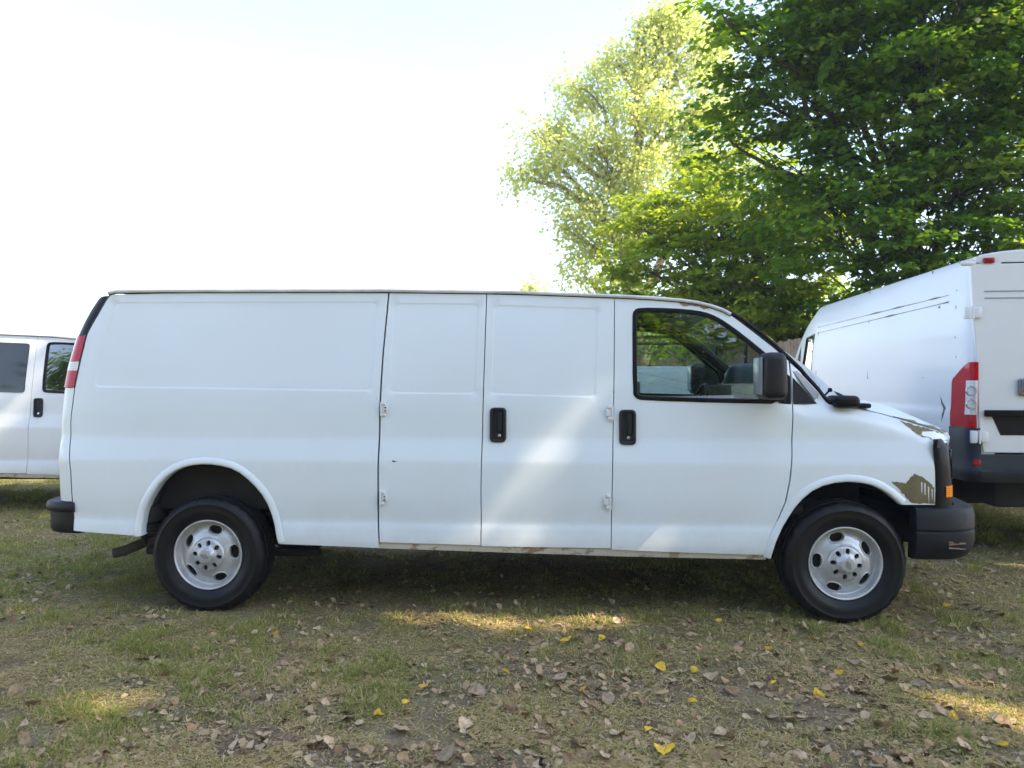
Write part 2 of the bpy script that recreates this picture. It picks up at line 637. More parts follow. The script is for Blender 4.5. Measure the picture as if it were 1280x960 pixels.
ARCH_R = smooth(A([(175.5, 670), (176, 655), (179.5, 639), (186, 623), (202.6, 598.6), (224, 584.5), (246, 579.5), (270, 579.8), (295, 586), (316, 602.6), (333, 623), (343.5, 650), (347, 672), (349, 679)]), 1)
ARCH_F = smooth(A([(962, 698), (966, 685), (970, 674), (980, 653), (997, 627), (1020, 608.5), (1051, 600.7), (1083, 603), (1107, 613), (1127, 630.5)]), 1)
CR, CF = (-1.97, .40), (1.97, .40)

P_QUARTER = A([(139, 368.5), (200, 367), (300, 366), (400, 366), (485, 366.6), (477.6, 444), (474.2, 500), (471.7, 575), (471.7, 650), (473, 677), (473, 685), (430, 683), (349, 680)]) + ARCH_R[::-1][1:] + \
    A([(94, 663.6), (92, 663), (90.6, 621), (89, 590), (87.8, 559), (89, 527), (94, 485), (101.5, 449), (108, 423), (109.5, 418), (115.6, 406), (125, 390), (133, 376)])
P_DOORA = A([(487.6, 366.8), (607.2, 368.5), (604, 462), (602, 537), (600, 612), (600, 681), (475.4, 677.3), (474.4, 650), (474.4, 575), (477, 500), (480.3, 444)])
P_DOORB = A([(609.6, 368.6), (767, 372.5), (766.5, 462), (764.8, 575), (762.7, 685), (602.4, 682), (602.4, 612), (604.4, 537), (606.4, 462)])
P_FDOOR = A([(769.2, 373), (815, 375.3), (850, 379), (875, 382.5), (890, 386), (903, 390.5), (915, 396), (940, 414.8), (965, 434.5), (985, 451.5), (987.2, 470), (989.4, 507), (988.6, 570), (986, 600), (980.6, 627), (965.6, 663), (954, 693), (860, 690.3), (765, 686.5), (767.2, 575), (768.8, 462)])
WIN = A([(791, 396), (792.5, 388.5), (799, 385), (840, 385.8), (870, 388.3), (888, 392.5), (905, 401.5), (930, 419.8), (957, 442), (984, 465), (984.5, 504.6), (900, 502.8), (803, 499.8), (794.5, 497), (791.5, 490)])
WIN = smooth(WIN, 1, True)
SAIL = A([(955, 444), (988, 471), (988.6, 505.2), (948, 504)])
P_DOORA, P_DOORB, P_FDOOR = (inset(p_, -.003) for p_ in (P_DOORA, P_DOORB, P_FDOOR))
P_FENDER = A([(987.8, 454), (1000, 464.8), (1022, 489)] + HOODPX + [(1184, 552.5), (1177, 556), (1173, 560), (1171.7, 568), (1171, 631), (1127, 631)]) + ARCH_F[::-1][1:] + \
    A([(957, 696.5), (956.5, 693), (968, 663), (983, 627), (988.4, 600), (990.8, 570), (991.4, 507), (989.6, 470)])
FSAIL = A([(991, 472), (1021, 504.6), (992, 505.2)])
GREYP = A([(991.5, 464.4), (996.5, 463.6), (1023.5, 492.5), (1020.5, 502)])
ROCKER_P = A([(471, 678.5), (601, 682.5), (763, 687), (957, 694), (958, 700), (770, 695.8), (600, 690), (471, 685.6)])
REC_Q = (A([(143, 377), (473.5, 376), (465.5, 490), (116, 484.5)]), .0042, .015)
REC_A = (A([(492, 378), (600, 378.5), (595, 494), (485, 492.5)]), .0042, .015)
REC_B = (A([(617, 380), (748, 384.5), (745.6, 498), (612.5, 494)]), .0042, .015)
RAIL = A([(136, 366), (146, 364), (200, 363.3), (350, 363), (480, 363), (640, 365), (770, 369.8), (815, 372), (850, 375), (872, 378), (890, 382.5), (903, 387), (913, 392.5)])
WSEDGE = A([(912, 392), (925, 399), (952, 418.5), (977, 441), (1000, 462.5), (1022, 487.5), (1036, 504.5)])
HOODE = A(HOODPX)
REAR_SIL = [(132, 368), (123, 373), (112.5, 388), (103, 405), (97, 418), (95, 423), (89, 441), (83, 459), (78, 481), (76, 488), (73.5, 527), (72.5, 559), (73.5, 590), (75, 626), (77, 645)]

REAR_OUT = []
for px, py in REAR_SIL:
    p = VANF.on_y(px, py, -.87 if py > 500 else -.87 + .12 * (500 - py) / 135)
    REAR_OUT.append((p.z, p.x))
rear_x = lerp_tab(REAR_OUT)
_qe = A([(94, 664), (92, 663), (90.6, 621), (89, 590), (87.8, 559), (89, 527), (94, 485), (101.5, 449), (108, 423), (109.5, 418), (115.6, 406), (125, 390), (133, 376), (139, 368.5)])
side_end = lerp_tab([(z, x) for x, z in _qe])

def Hs(x, z): return float(VS.W(np.array([x]), np.array([z]))[0])

# ---- wheel: outer face towards -y
def disc_panel(mb, R0, holes, yf, mat=0, inner=None, rim=.02):
    Sk = Skin(lambda x, z: yf(np.hypot(x, z)))
    out = [(R0 * math.cos(t), R0 * math.sin(t)) for t in np.linspace(0, 2 * math.pi, 57)[:-1]]
    Sk.panel(mb, out, -1, holes=holes, rim=rim, mat=mat, gx=.014, zs=list(np.arange(-R0, R0, .012)))

def oval(cx, cz, a, b, ang, n=18, k=2.3):
    o = []
    for t in np.linspace(0, 2 * math.pi, n + 1)[:-1]:
        c, s_ = math.cos(t), math.sin(t)
        u = a * abs(c) ** (2 / k) * (1 if c > 0 else -1); v = b * abs(s_) ** (2 / k) * (1 if s_ > 0 else -1)
        o.append((cx + u * math.cos(ang) - v * math.sin(ang), cz + u * math.sin(ang) + v * math.cos(ang)))
    return o

_wcache = {}
def wheel_meshes():
    if _wcache: return _wcache
    t = MB()
    prof = [(.215, -.080), (.226, -.100), (.236, -.108), (.262, -.121), (.266, -.124), (.29, -.127), (.318, -.124), (.322, -.1265), (.333, -.122), (.350, -.109), (.362, -.094), (.3675, -.080),
            (.3685, -.060), (.360, -.056), (.360, -.050), (.3695, -.047), (.3705, -.020), (.362, -.017), (.362, -.011), (.371, -.008), (.371, .008), (.362, .011), (.362, .017), (.3705, .020), (.3695, .047), (.36, .05), (.36, .056),
            (.3685, .060), (.3675, .080), (.362, .094), (.350, .109), (.333, .122), (.29, .127), (.236, .108), (.215, .08)]
    lug = {9: .004, 10: .006, 11: .008, 12: .008, 28: .008, 29: .008, 30: .006}
    lathe(t, prof, 120, mod=lambda j, k: -lug.get(j, 0) * (1 if (k % 4) < 1 else 0))
    _wcache['tyre'] = t
    r = MB()
    lathe(r, [(.200, .09), (.214, .085), (.2145, -.085), (.2215, -.094), (.2225, -.100), (.219, -.1045), (.2125, -.103), (.2085, -.094), (.2055, -.070), (.200, -.058), (.196, -.052), (.190, -.050)], 72)
    yf = lambda q: np.interp(q, [0, .100, .112, .125, .150, .175, .190, .2], [.094, .094, .092, .086, .076, .060, .050, .044])
    holes = [oval(.158 * math.cos(a), .158 * math.sin(a), .0255, .044, a) for a in np.arange(5) * 2 * math.pi / 5 + .42]
    disc_panel(r, .197, holes, yf, rim=.028)
    for a in np.arange(5) * 2 * math.pi / 5 + .42:          # raised lip round each opening
        h = oval(.158 * math.cos(a), .158 * math.sin(a), .0285, .047, a, 24)
        tube(r, [(p[0], -float(yf(math.hypot(*p))) - .001, p[1]) for p in h + h[:2]], .0045, 6, cap=False)
    _wcache['rim'] = r
    c = MB()
    yc = lambda q: np.interp(q, [0, .040, .047, .052, .066, .085, .098, .106, .110], [.146, .145, .142, .128, .116, .112, .108, .102, .092])
    ch = [oval(.077 * math.cos(a), .077 * math.sin(a), .0175, .0135, a, 14) for a in np.arange(8) * math.pi / 4 + .2]
    disc_panel(c, .109, ch, yc, rim=.02)
    # small cross shaped badge on the boss
    e = [(-.024, -.009), (-.009, -.009), (-.007, -.015), (.011, -.015), (.009, -.009), (.028, -.009), (.024, .009), (.009, .009), (.007, .015), (-.011, .015), (-.009, .009), (-.028, .009)]
    V = [(x, -.1485, z) for x, z in e] + [(x, -.144, z) for x, z in e]
    n = len(e)
    c.add(V, [list(range(n))] + [[i, (i + 1) % n, n + (i + 1) % n, n + i] for i in range(n)], 1, False)
    c.add([(.104 * math.cos(t), -.0952, .104 * math.sin(t)) for t in np.linspace(0, 2 * math.pi, 33)[:-1]], [list(range(32))], 2, False)
    _wcache['cap'] = c
    b = MB()
    lathe(b, [(0, -.035), (.19, -.035), (.197, -.02), (.197, .06), (.10, .07), (.05, .08), (.05, .3), (0, .3)], 32)
    _wcache['drum'] = b
    return _wcache

BADGE = simple("badge_grey", (.30, .31, .33), .35, metal=.6)
_wobjs = {}
def make_wheel(parent, x, y, z, spin, flip, steer=0.0, name='wheel'):
    w = bpy.data.objects.new(name, None); w.empty_display_size = .1
    link(w, parent)
    w.location = (x, y, z)
    w.rotation_euler = (0, spin if not flip else -spin, (math.pi if flip else 0) + steer)
    if not _wobjs:
        W_ = wheel_meshes()
        _wobjs['tyre'] = W_['tyre'].build('tyre', TYRE, w)
        _wobjs['rim'] = W_['rim'].build('rim', RIM, w)
        _wobjs['hub_cap'] = W_['cap'].build('hub_cap', [CAP, BADGE, DARK], w)
        _wobjs['brake_drum'] = W_['drum'].build('brake_drum', DARK, w)
    else:
        for k, o in _wobjs.items():
            c = o.copy(); link(c, w); c.name = k
    return w

def handle_mesh(mb, cx, cz, s, sk=None, w=.052, h=.107):
    sk = sk or VS
    o = roundpoly([(cx - w, cz - h), (cx + w, cz - h), (cx + w, cz + h), (cx - w, cz + h)], .03, 4)
    sk.plate(mb, o, s, [(0, .0), (.002, .012), (.008, .016), (.018, .014), (.022, .003)], True)
    # pull lever and key cylinder
    q = roundpoly([(cx - w * .12, cz - h * .42), (cx + w * .55, cz - h * .42), (cx + w * .55, cz + h * .78), (cx - w * .12, cz + h * .78)], .012, 3)
    sk.plate(mb, q, s, [(0, .003), (.002, .010), (.005, .013)], True)

def keylock(mb, cx, cz, s):
    q = [(cx + .011 * math.cos(t), cz + .011 * math.sin(t)) for t in np.linspace(0, 2 * math.pi, 13)[:-1]]
    VS.plate(mb, q, s, [(0, .002), (0, .010), (.003, .013)], True)

def hinge_mesh(mb, mb2, px, py, s, flipx=1):
    x, z = A([(px, py)])[0]
    y = s * Hs(x, z)
    rbox(mb, (x, y + s * .010, z + .034), (.030, .022, .020), .004)
    rbox(mb, (x, y + s * .010, z - .034), (.030, .022, .020), .004)
    rbox(mb, (x + .012 * flipx, y + s * .008, z), (.034, .016, .046), .004)
    tube(mb, [(x - .012 * flipx, y + s * .016, z - .045), (x - .012 * flipx, y + s * .016, z + .045)], .006, 8)
    for dz in (.008, -.012):
        rbox(mb2, (x + .014 * flipx, y + s * .018, z + dz), (.011, .008, .008), .003)

def make_van(kind, loc, rz, label):
    main = kind == 'cargo'
    v = thing('cargo_van' if main else 'passenger_van', label, 'van', loc, rz)
    wp = WHITE if main else WHITE_OLD
    # ---------------- body shell (both sides, arch lips, rocker, A-pillars)
    b = MB()
    recs = [REC_Q, REC_A, REC_B] if main else []
    VS.panel(b, P_QUARTER, -1, rec=recs[:1])
    VS.panel(b, P_FENDER, -1)
    VS.panel(b, ROCKER_P, -1, off=-.010, rim=.05, mat=1)
    # far side: one long panel, fender, rocker
    far = [p for p in P_QUARTER]
    i1 = P_QUARTER.index(P_QUARTER[4])
    tail = A([(610, 368.6), (768, 372.5), (767.8, 462), (766, 575), (763.8, 688)])
    farp = P_QUARTER[:4] + tail + [P_QUARTER[11], P_QUARTER[12]] + P_QUARTER[13:]
    VS.panel(b, farp, 1)
    VS.panel(b, P_FENDER, 1)
    VS.panel(b, ROCKER_P, 1, off=-.010, rim=.05, mat=1)
    lip = [(.040, .0005), (.034, .004), (.022, .009), (.009, .011), (.001, .010), (-.004, .005), (-.005, -.004), (-.004, -.05), (.004, -.09)]
    for s in (-1, 1):
        VS.strip(b, ARCH_R, CR, s, lip)
        VS.strip(b, ARCH_F, CF, s, lip)
    # lower tail under the rear doors + inner pillar behind the screen
    b.build('body', [wp, ROCKER], v)
    # ---------------- wheel houses + underbody
    u = MB()
    for s in (-1, 1):
        for arch, ctr in ((ARCH_R, CR), (ARCH_F, CF)):
            rows = []
            for (x, z) in arch:
                w0 = Hs(x, z)
                rows.append([(x, s * (w0 - .03), z + .004), (x, s * (w0 - .30), z + .03), (x, s * (w0 - .62), z + .02), (x, s * (w0 - .64), z - .2)])
            grid(u, rows, 1)
    rbox(u, (-.1, 0, .50), (5.5, 1.30, .14), .02)
    rbox(u, (0.0, 0, .62), (1.5 * 2 - .2, 1.84, .16), .02)
    rbox(u, (-2.62, 0, .60), (.55, 1.80, .12), .02)
    for y in (-.48, .48): rbox(u, (-.1, y, .46), (5.2, .09, .16), .01)
    tube(u, [(-1.97, -.75, .37), (-1.97, .75, .37)], .05, 10)
    rbox(u, (-1.97, 0, .37), (.30, .34, .30), .08)
    for y in (-.56, .56): rbox(u, (-1.97, y, .30), (1.2, .07, .05), .01)
    tube(u, [(1.97, -.7, .33), (1.97, .7, .33)], .035, 8)
    rbox(u, (.3, -.35, .40), (1.1, .45, .16), .05)
    u.build('underbody', [DARK, LINER], v)
    # ---------------- exhaust
    e = MB()
    pipe = [VANF.on_y(px, py, y) for px, py, y in ((143, 691.5, -.80), (155, 688.5, -.79), (170, 682.5, -.77), (184, 677, -.74), (200, 674, -.70), (222, 672, -.62))]
    pipe.append(Vector((pipe[-1].x + .5, -.45, pipe[-1].z + .05)))
    tube(e, pipe, .033, 14, cap=False)
    tube(e, pipe, .029, 14, mat=1, cap=False)
    q = VANF.on_y(181, 655, -.78); q2 = VANF.on_y(180, 678, -.78)
    rbox(e, ((q.x + q2.x) / 2, -.78, (q.z + q2.z) / 2 + .04), (.03, .03, .22), .006, 1)
    e.build('exhaust_pipe', [RUSTY, DARK], v)
    # ---------------- roof, gutter rail
    r = MB()
    rows = []
    n = 24
    rl = densify(RAIL, .12, False)
    for (x, z) in rl:
        w = Hs(x, z) + .004
        crown = .075 * min(1, max(.15, (x + 2.95) / .5))
        rows.append([(x + .10 * max(0, (x - 1.0) / .45) * (1 - (k / n * 2 - 1) ** 2), (k / n * 2 - 1) * w, z - .004 + crown * (1 - abs(k / n * 2 - 1) ** 2.2)) for k in range(n + 1)])
    grid(r, rows)
    r.build('roof', wp, v)
    g = MB(); g2 = MB()
    for s in (-1, 1):
        pts = [(x, s * (Hs(x, z) + .010), z - .002) for x, z in rl]
        tube(g, pts, .0105, 8)
        tube(g2, [(x, s * (Hs(x, z) + .000), z - .014) for x, z in rl], .005, 6)
    g.build('gutter_rail', simple("gutter_white", (.60, .61, .62), .4, var=.2, vscale=5), v)
    g2.build('gutter_seal', TRIM, v)
    # ---------------- side doors
    if main:
        for P, rec, hx in ((P_DOORA, REC_A, None), (P_DOORB, REC_B, (622.5, 531))):
            d = MB()
            VS.panel(d, P, -1, rec=[rec])
            do = d.build('cargo_door', WHITE, v)
            if hx:
                c = A([hx])[0]
                h = MB(); handle_mesh(h, c[0], c[1], -1)
                ho = h.build('handle', PLASTIC, do)
                k = MB(); c2 = A([(624, 544.5)])[0]; keylock(k, c2[0], c2[1], -1); k.build('lock', CHROME, do)
                for hp in ((763, 516), (760.5, 627)):
                    m1, m2 = MB(), MB(); hinge_mesh(m1, m2, *hp, -1, -1)
                    m1.f += []
                    ho = m1.build('hinge', WHITE_OLD, do)
            else:
                for hp in ((479.5, 511), (478.5, 622)):
                    m1, m2 = MB(), MB(); hinge_mesh(m1, m2, *hp, -1, 1)
                    base = len(m1.v)
                    m1.add(m2.v, m2.f, 1)
                    m1.build('hinge', [WHITE_OLD, RUSTY], do)
                # a small dent with a crack in the paint
                dn = MB(); x, z = A([(491, 576.5)])[0]
                VS.plate(dn, [(x - .006, z), (x, z + .006), (x + .012, z + .002), (x + .03, z + .001), (x + .004, z - .006)], -1, [(0, .0008)], True)
                dn.build('paint_chip', RUSTY, do)
    else:
        for P, pw in ((P_DOORA, [(490, 382), (601, 383), (597, 494), (483, 491)]), (P_DOORB, [(613, 383), (752, 388), (751, 500), (609, 496)])):
            d = MB(); VS.panel(d, P, -1)
            do = d.build('cargo_door', wp, v)
            wdw = MB(); VS.plate(wdw, roundpoly(A(pw), .04), -1, [(0, .0), (0, .004), (.004, .006)], True)
            wdw.build('window', simple("dark_window", (.012, .014, .018), .05, coat=.3), do)
        wdw = MB(); VS.plate(wdw, roundpoly(A([(150, 384), (470, 382), (463, 490), (122, 485)]), .05), -1, [(0, 0), (0, .004), (.004, .006)], True)
        wdw.build('side_window', simple("dark_window", (.012, .014, .018), .05, coat=.3), v)
    # ---------------- front doors
    wn = WIN if main else [(x - (.05 if i in () else 0), z) for i, (x, z) in enumerate(WIN)]
    for s in (-1, 1):
        d = MB(); VS.panel(d, P_FDOOR, s, holes=[wn])
        do = d.build('front_door', wp, v)
        f = MB()
        VS.plate(f, wn, s, [(-.004, -.002), (-.003, .004), (.006, .006), (.022, .003), (.026, -.012)], False)
        VS.plate(f, SAIL, s, [(0, 0), (.0, .0045), (.004, .007)], True)
        f.build('window_frame', TRIM, do)
        gl = MB(); VS.plate(gl, inset(wn, .018), s, [(0, -.008)], True)
        gl.build('window', GLASS if main else DARKGLASS, do)
        fl_ = MB()                                            # dark inner frame round the opening
        VS.panel(fl_, inset([(x, z) for x, z in P_FDOOR if z > 1.30] , .012), s, holes=[inset(wn, -.004)], off=-.030, rim=.03)
        fl_.build('frame_lining', DARK, do)
        ins = MB()                                            # inner door card
        card = [(x, z - .02) for x, z in (WIN[-1], WIN[-1])]
        lo = A([(772, 502), (985, 506), (983, 600), (955, 680), (772, 680)])
        VS.plate(ins, lo, s, [(0, -.06), (.01, -.085)], True)
        ins.build('door_card', DASH, do)
        h = MB(); c = A([(784.5, 534)])[0]; handle_mesh(h, c[0], c[1], s); h.build('handle', PLASTIC, do)
        k = MB(); c2 = A([(786, 547.5)])[0]; keylock(k, c2[0], c2[1], s); k.build('lock', CHROME, do)
        # mirror: arm from the sail panel, housing, glass towards the rear
        m = MB()
        mc = VANF.on_y(963, 470, -1.13)
        yb = Hs(mc.x + .08, mc.z - .08)
        rbox(m, (mc.x + .01, s * 1.11, mc.z), (.150, .225, .272), .045, seg=3, taper=(.92, .96))
        rbox(m, (mc.x + .06, s * (yb + .05), mc.z - .085), (.12, .18, .085), .03, seg=3)
        rbox(m, (mc.x + .07, s * (yb + .005), mc.z - .085), (.15, .03, .14), .012)
        mo = m.build('side_mirror', PLASTIC, v)
        mg = MB(); rbox(mg, (mc.x - .066, s * 1.11, mc.z), (.006, .175, .215), .002)
        mg.build('mirror_glass', simple('mirror_grey', (.22, .24, .26), .2), mo)
    # ---------------- black sail on the fender, grey pillar infill
    for s in (-1, 1):
        f = MB(); VS.plate(f, FSAIL, s, [(0, 0), (0, .0045), (.003, .006)], True); f.build('fender_trim', TRIM, v)
        f = MB(); VS.plate(f, GREYP, s, [(0, 0), (0, .003), (.003, .004)], True); f.build('pillar_trim', GREYPAN, v)
    # ---------------- windscreen
    wsr, wsl = [], densify(WSEDGE, .06, False)
    n = 20
    for i, (x, z) in enumerate(wsl):
        t = i / (len(wsl) - 1)
        w = Hs(x, z) - .012
        bow = .10 + .24 * t ** .7
        wsr.append([(x + bow * (1 - (k / n * 2 - 1) ** 2), (k / n * 2 - 1) * w, z + .004) for k in range(n + 1)])
    g = MB(); grid(g, wsr); g.build('windshield', WSGLASS, v)
    t = MB()
    for s in (-1, 1): tube(t, [(x + .004, s * (Hs(x, z) - .006), z + .006) for x, z in wsl], .013, 8)
    tube(t, [(p[0] + .004, p[1], p[2] + .004) for p in wsr[0]], .012, 6)
    t.build('windshield_seal', TRIM, v)
    if main:
        yl = MB()
        P = []
        for i in range(2, 7):
            fr = wsl[i]; w = Hs(*fr) - .012
            tt = i / (len(wsl) - 1); bow = .10 + .24 * tt ** .7
            P.append([(fr[0] + bow * (1 - q * q) + .006, q * w, fr[1] + .012) for q in np.linspace(-.96, -.2, 9)])
        grid(yl, P); yl.build('yellow_writing', YELLOW, v)
    pc = MB()
    for s in (-1, 1):
        pc = MB(); tube(pc, [(x - .02, s * (Hs(x, z) - .065), z - .02) for x, z in wsl], .038, 8)
        pc.build('pillar_lining', DARK, v)
    # ---------------- cowl, hood
    c = MB(); cow = []
    he = densify(HOODE, .05, False)
    base = wsr[-1]
    rear_e = []
    for k in range(n + 1):
        q = k / n * 2 - 1
        x0, z0 = he[0]; w = Hs(x0 + .01, z0) - .004
        rear_e.append((x0 + .02 + .40 * (1 - q * q), q * w, z0 + .035 * (1 - q * q)))
    cow = [[(p[0] - .01, p[1], p[2] - .01) for p in base], [((a[0] + e_[0]) / 2, e_[1], e_[2] - .012) for a, e_ in zip(base, rear_e)], [(e_[0], e_[1], e_[2] - .004) for e_ in rear_e]]
    grid(c, cow)
    # raised cowl cover at the near corner + wiper arm
    for s in (-1,):
        q = VANF.on_y(1054, 500, -.86)
        rbox(c, (q.x, -.85, q.z - .01), (.15, .20, .075), .03, seg=3)
        rbox(c, (q.x + .10, -.84, q.z - .035), (.12, .10, .03), .012)
    tube(c, [(base[5][0] + .03, base[5][1], base[5][2] + .02), (base[9][0] - .08, base[9][1] + .1, base[9][2] + .10), (base[13][0] - .20, base[13][1] + .1, base[13][2] + .22)], .008, 6)
    c.build('cowl', TRIM, v)
    a_ = MB(); q = VANF.on_y(1031, 494, -.80); q2 = VANF.on_y(1037.5, 487.5, -.80)
    tube(a_, [q, q2], .006, 6); rbox(a_, q2, (.026, .026, .026), .010, seg=3)
    a_.build('antenna', TRIM, v)
    xpl = lerp_tab([(.0, 2.78), (.25, 2.77), (.50, 2.73), (.72, 2.685), (.87, 2.62), (.93, 2.575), (.97, 2.55)])
    xe_ = he[-1][0]
    def hood_pt(x, z, t, w, q):
        bow = .40 * (1 - t) * (1 - abs(q) ** 2.2) + t * max(0.0, float(xpl(abs(q * w))) - xe_) * min(1, (1 - abs(q)) * 12)
        cr = .014 + .022 * math.sin(math.pi * min(1, t * 1.05))
        return (x + .02 * (1 - t) + bow, q * w, z + cr * (1 - abs(q) ** 2.5))
    hd = MB(); rows = []
    for j, (x, z) in enumerate(he):
        t = j / (len(he) - 1)
        w = float(VS.W(np.array([x]), np.array([z - .002]))[0])
        rows.append([hood_pt(x, z, t, w, k / n * 2 - 1) for k in range(n + 1)])
    rows.append([(p[0] - .004, p[1], p[2] - .03) for p in rows[-1]])
    grid(hd, rows); hdo = hd.build('hood', wp, v)
    if main:
        hp_ = MB(); pr_ = []; rj = random.Random(8)
        for j, (x, z) in enumerate(he):
            t = j / (len(he) - 1)
            if not .48 < t < .97: continue
            w = float(VS.W(np.array([x]), np.array([z - .002]))[0])
            qe = -1 + (.06 + .10 * (t - .48)) * rj.uniform(.5, 1.4) * (1 if t > .55 else .3)
            pr_.append([(lambda p: (p[0], p[1] - .0012, p[2] + .002))(hood_pt(x, z, t, w, q)) for q in np.linspace(-1.0, qe, 4)])
        grid(hp_, pr_); hp_.build('peeled_paint', PEEL, hdo)
    nz = MB(); q = VANF.on_y(1081, 507.5, -.82); rbox(nz, (q.x, q.y, q.z), (.035, .03, .03), .01, taper=(.5, .5)); nz.build('washer_nozzle', TRIM, v)
    # ---------------- front end
    xf_ = A([(1171.2, 590)])[0][0]
    plan = [(xf_ - .012, -Hs(xf_, .95) - .001), (xf_ + .02, -.945), (2.585, -.920), (2.625, -.87), (2.68, -.72), (2.725, -.50), (2.765, -.25), (2.775, 0)]
    plan = smooth(plan + [(x, -y) for x, y in plan[:-1][::-1]], 1)
    fa = MB()
    zt = he[-1][1]
    ztop = lambda y: zt + .008 * (1 - (y / .95) ** 2)
    rows = []
    for (x, y) in plan:
        rows.append([(x - (.05 if abs(y) < .94 else .0), y * .985, ztop(y)), (x - .012, y, ztop(y) - .05), (x, y, .92), (x + .004, y, .78), (x, y, .66)])
    grid(fa, rows); fa.build('front_panel', TRIM, v)
    def front_patch(mb, y0, y1, z0, z1, o, mat=0):
        pts = densify(plan, .03, False)
        rows = []
        for i, (x, y) in enumerate(pts):
            if min(y0, y1) - 1e-6 <= y <= max(y0, y1) + 1e-6:
                p0, p1 = pts[max(i - 1, 0)], pts[min(i + 1, len(pts) - 1)]
                t_ = np.array((p1[0] - p0[0], p1[1] - p0[1])); t_ /= np.linalg.norm(t_)
                nn = np.array((t_[1], -t_[0]))
                rows.append([(x + nn[0] * o_, y + nn[1] * o_, zz) for zz, o_ in ((z0, -.004), (z0 + .006, o), (z1 - .006, o), (z1, -.004))])
        grid(mb, rows, mat)
    for s in (-1, 1):
        hl = MB(); front_patch(hl, s * .895, s * .52, .865, 1.045, .004); hl.build('headlight', simple("dark_headlight", (.02, .022, .026), .12, coat=.4), v)
        am = MB(); front_patch(am, s * .934, s * .60, .757, .832, .007); am.build('turn_signal', AMBER, v)
    gr = MB()
    for zz in (.80, .90, 1.0): front_patch(gr, -.50, .50, zz, zz + .035, .014)
    gr.build('grille', PLASTIC, v)
    bp = [(2.37, -.966), (2.46, -.974), (2.58, -.968), (2.68, -.938), (2.755, -.87), (2.805, -.74), (2.86, -.45), (2.89, 0)]
    bp = smooth(bp + [(x, -y) for x, y in bp[:-1][::-1]], 1)
    path = []
    for i, p in enumerate(bp):
        a, c_ = bp[max(i - 1, 0)], bp[min(i + 1, len(bp) - 1)]
        t_ = np.array((c_[0] - a[0], c_[1] - a[1])); t_ /= np.linalg.norm(t_)
        path.append((p, (t_[1], -t_[0])))
    fb = MB()
    sweep(fb, path, [(-.10, .700), (-.03, .704), (-.006, .694), (.006, .66), (.008, .575), (-.002, .566), (-.002, .560), (.008, .552), (.008, .50), (-.004, .45), (-.03, .405), (-.06, .385), (-.14, .38)])
    fbo = fb.build('front_bumper', BUMPER, v)
    if main:
        sc = MB()
        for (px, py, dx, dz) in ((1176, 677, .10, -.008), (1186, 680, .09, .004), (1181, 684, .12, -.01)):
            p = VANF.on_y(px, py, -.935)
            k0 = min(range(len(path)), key=lambda i: abs(path[i][0][0] - p.x) + (9 if path[i][0][1] > 0 else 0))
            y_ = path[k0][0][1] + path[k0][1][1] * .0095; 
            k1 = min(k0 + 2, len(path) - 1)
            x1, y1 = path[k1][0][0] + path[k1][1][0] * .0095, path[k1][0][1] + path[k1][1][1] * .0095
            x0 = path[k0][0][0] + path[k0][1][0] * .0095
            sc.add([(x0, y_, p.z), (x1, y1, p.z + dz), (x1 + .004, y1, p.z + dz + .006), (x0, y_, p.z + .010)], [[0, 1, 2, 3]], 0, False)
        sc.build('scrape_mark', simple("scraped_plastic", (.22, .14, .10), .8, var=.4, vscale=40), fbo)
        # where the paint has come off the fender: olive primer with torn edges
        rg = random.Random(4)
        def patch(px_poly, jag=1.2, k=10):
            q = []
            for i in range(len(px_poly)):
                a, c_ = px_poly[i], px_poly[(i + 1) % len(px_poly)]
                for j in range(k):
                    f_ = j / k
                    q.append((a[0] + (c_[0] - a[0]) * f_ + rg.uniform(-jag, jag), a[1] + (c_[1] - a[1]) * f_ + rg.uniform(-jag, jag)))
            return A(q)
        pp = MB()
        VS.plate(pp, patch([(1125, 526), (1150, 533), (1170, 538.8), (1180, 543.2), (1185, 550), (1175, 552), (1168, 552), (1160, 546.5), (1152, 546), (1143, 540)], .9), -1, [(0, .0006), (0, .0012)], True)
        pp.build('peeled_paint', PEEL, v); pp = MB()
        VS.plate(pp, patch([(1115, 602), (1132, 604), (1143, 592), (1151, 595), (1168, 609), (1170.4, 629), (1140, 629.5)], .9), -1, [(0, .0006), (0, .0012)], True)
        pp.build('peeled_paint', PEEL, v)
        st = MB()
        for px in (1152, 1156, 1160.5, 1165, 1168):
            y0 = 598 + (px - 1150) * .75 + rg.uniform(0, 3)
            ww = rg.uniform(.5, .9)
            VS.plate(st, A([(px - ww, y0), (px + ww, y0 + 1), (px + ww * .6, y0 + rg.uniform(14, 22)), (px - ww * .4, y0 + rg.uniform(10, 16))]), -1, [(0, .0012), (0, .0018)], True)
        st.build('paint_shred', WHITE, v)
        pr = MB()
        VS.plate(pr, patch([(846, 375.6), (858, 377.2), (878, 379.6), (888, 384.5), (880, 387), (874, 383), (862, 382), (855, 383.4), (850, 380)], .5, 4), -1, [(0, .0006), (0, .0014)], True)
        pr.build('roof_rust', simple("rust_bare_patch", (.26, .20, .12), .8, var=.4, vscale=30), v)
    # ---------------- rear end: corner with trim + taillight, doors, bumper
    zs = np.arange(.44, 2.035, .02)
    def corner(s, z0, z1, o=0.0, nn=7, end=1.0):
        rows = []
        for z in list(np.arange(z0, z1, .025)) + [z1]:
            xa = float(side_end(z)) - .006; xb = float(rear_x(z)) - .010
            wa = Hs(xa, z)
            row = []
            for k in range(nn + 1):
                t_ = k / nn * end * math.pi / 2
                row.append((xa + (xb - xa - o) * math.sin(t_), s * (wa + o - (.145) * (1 - math.cos(t_))), z))
            rows.append(row)
        return rows
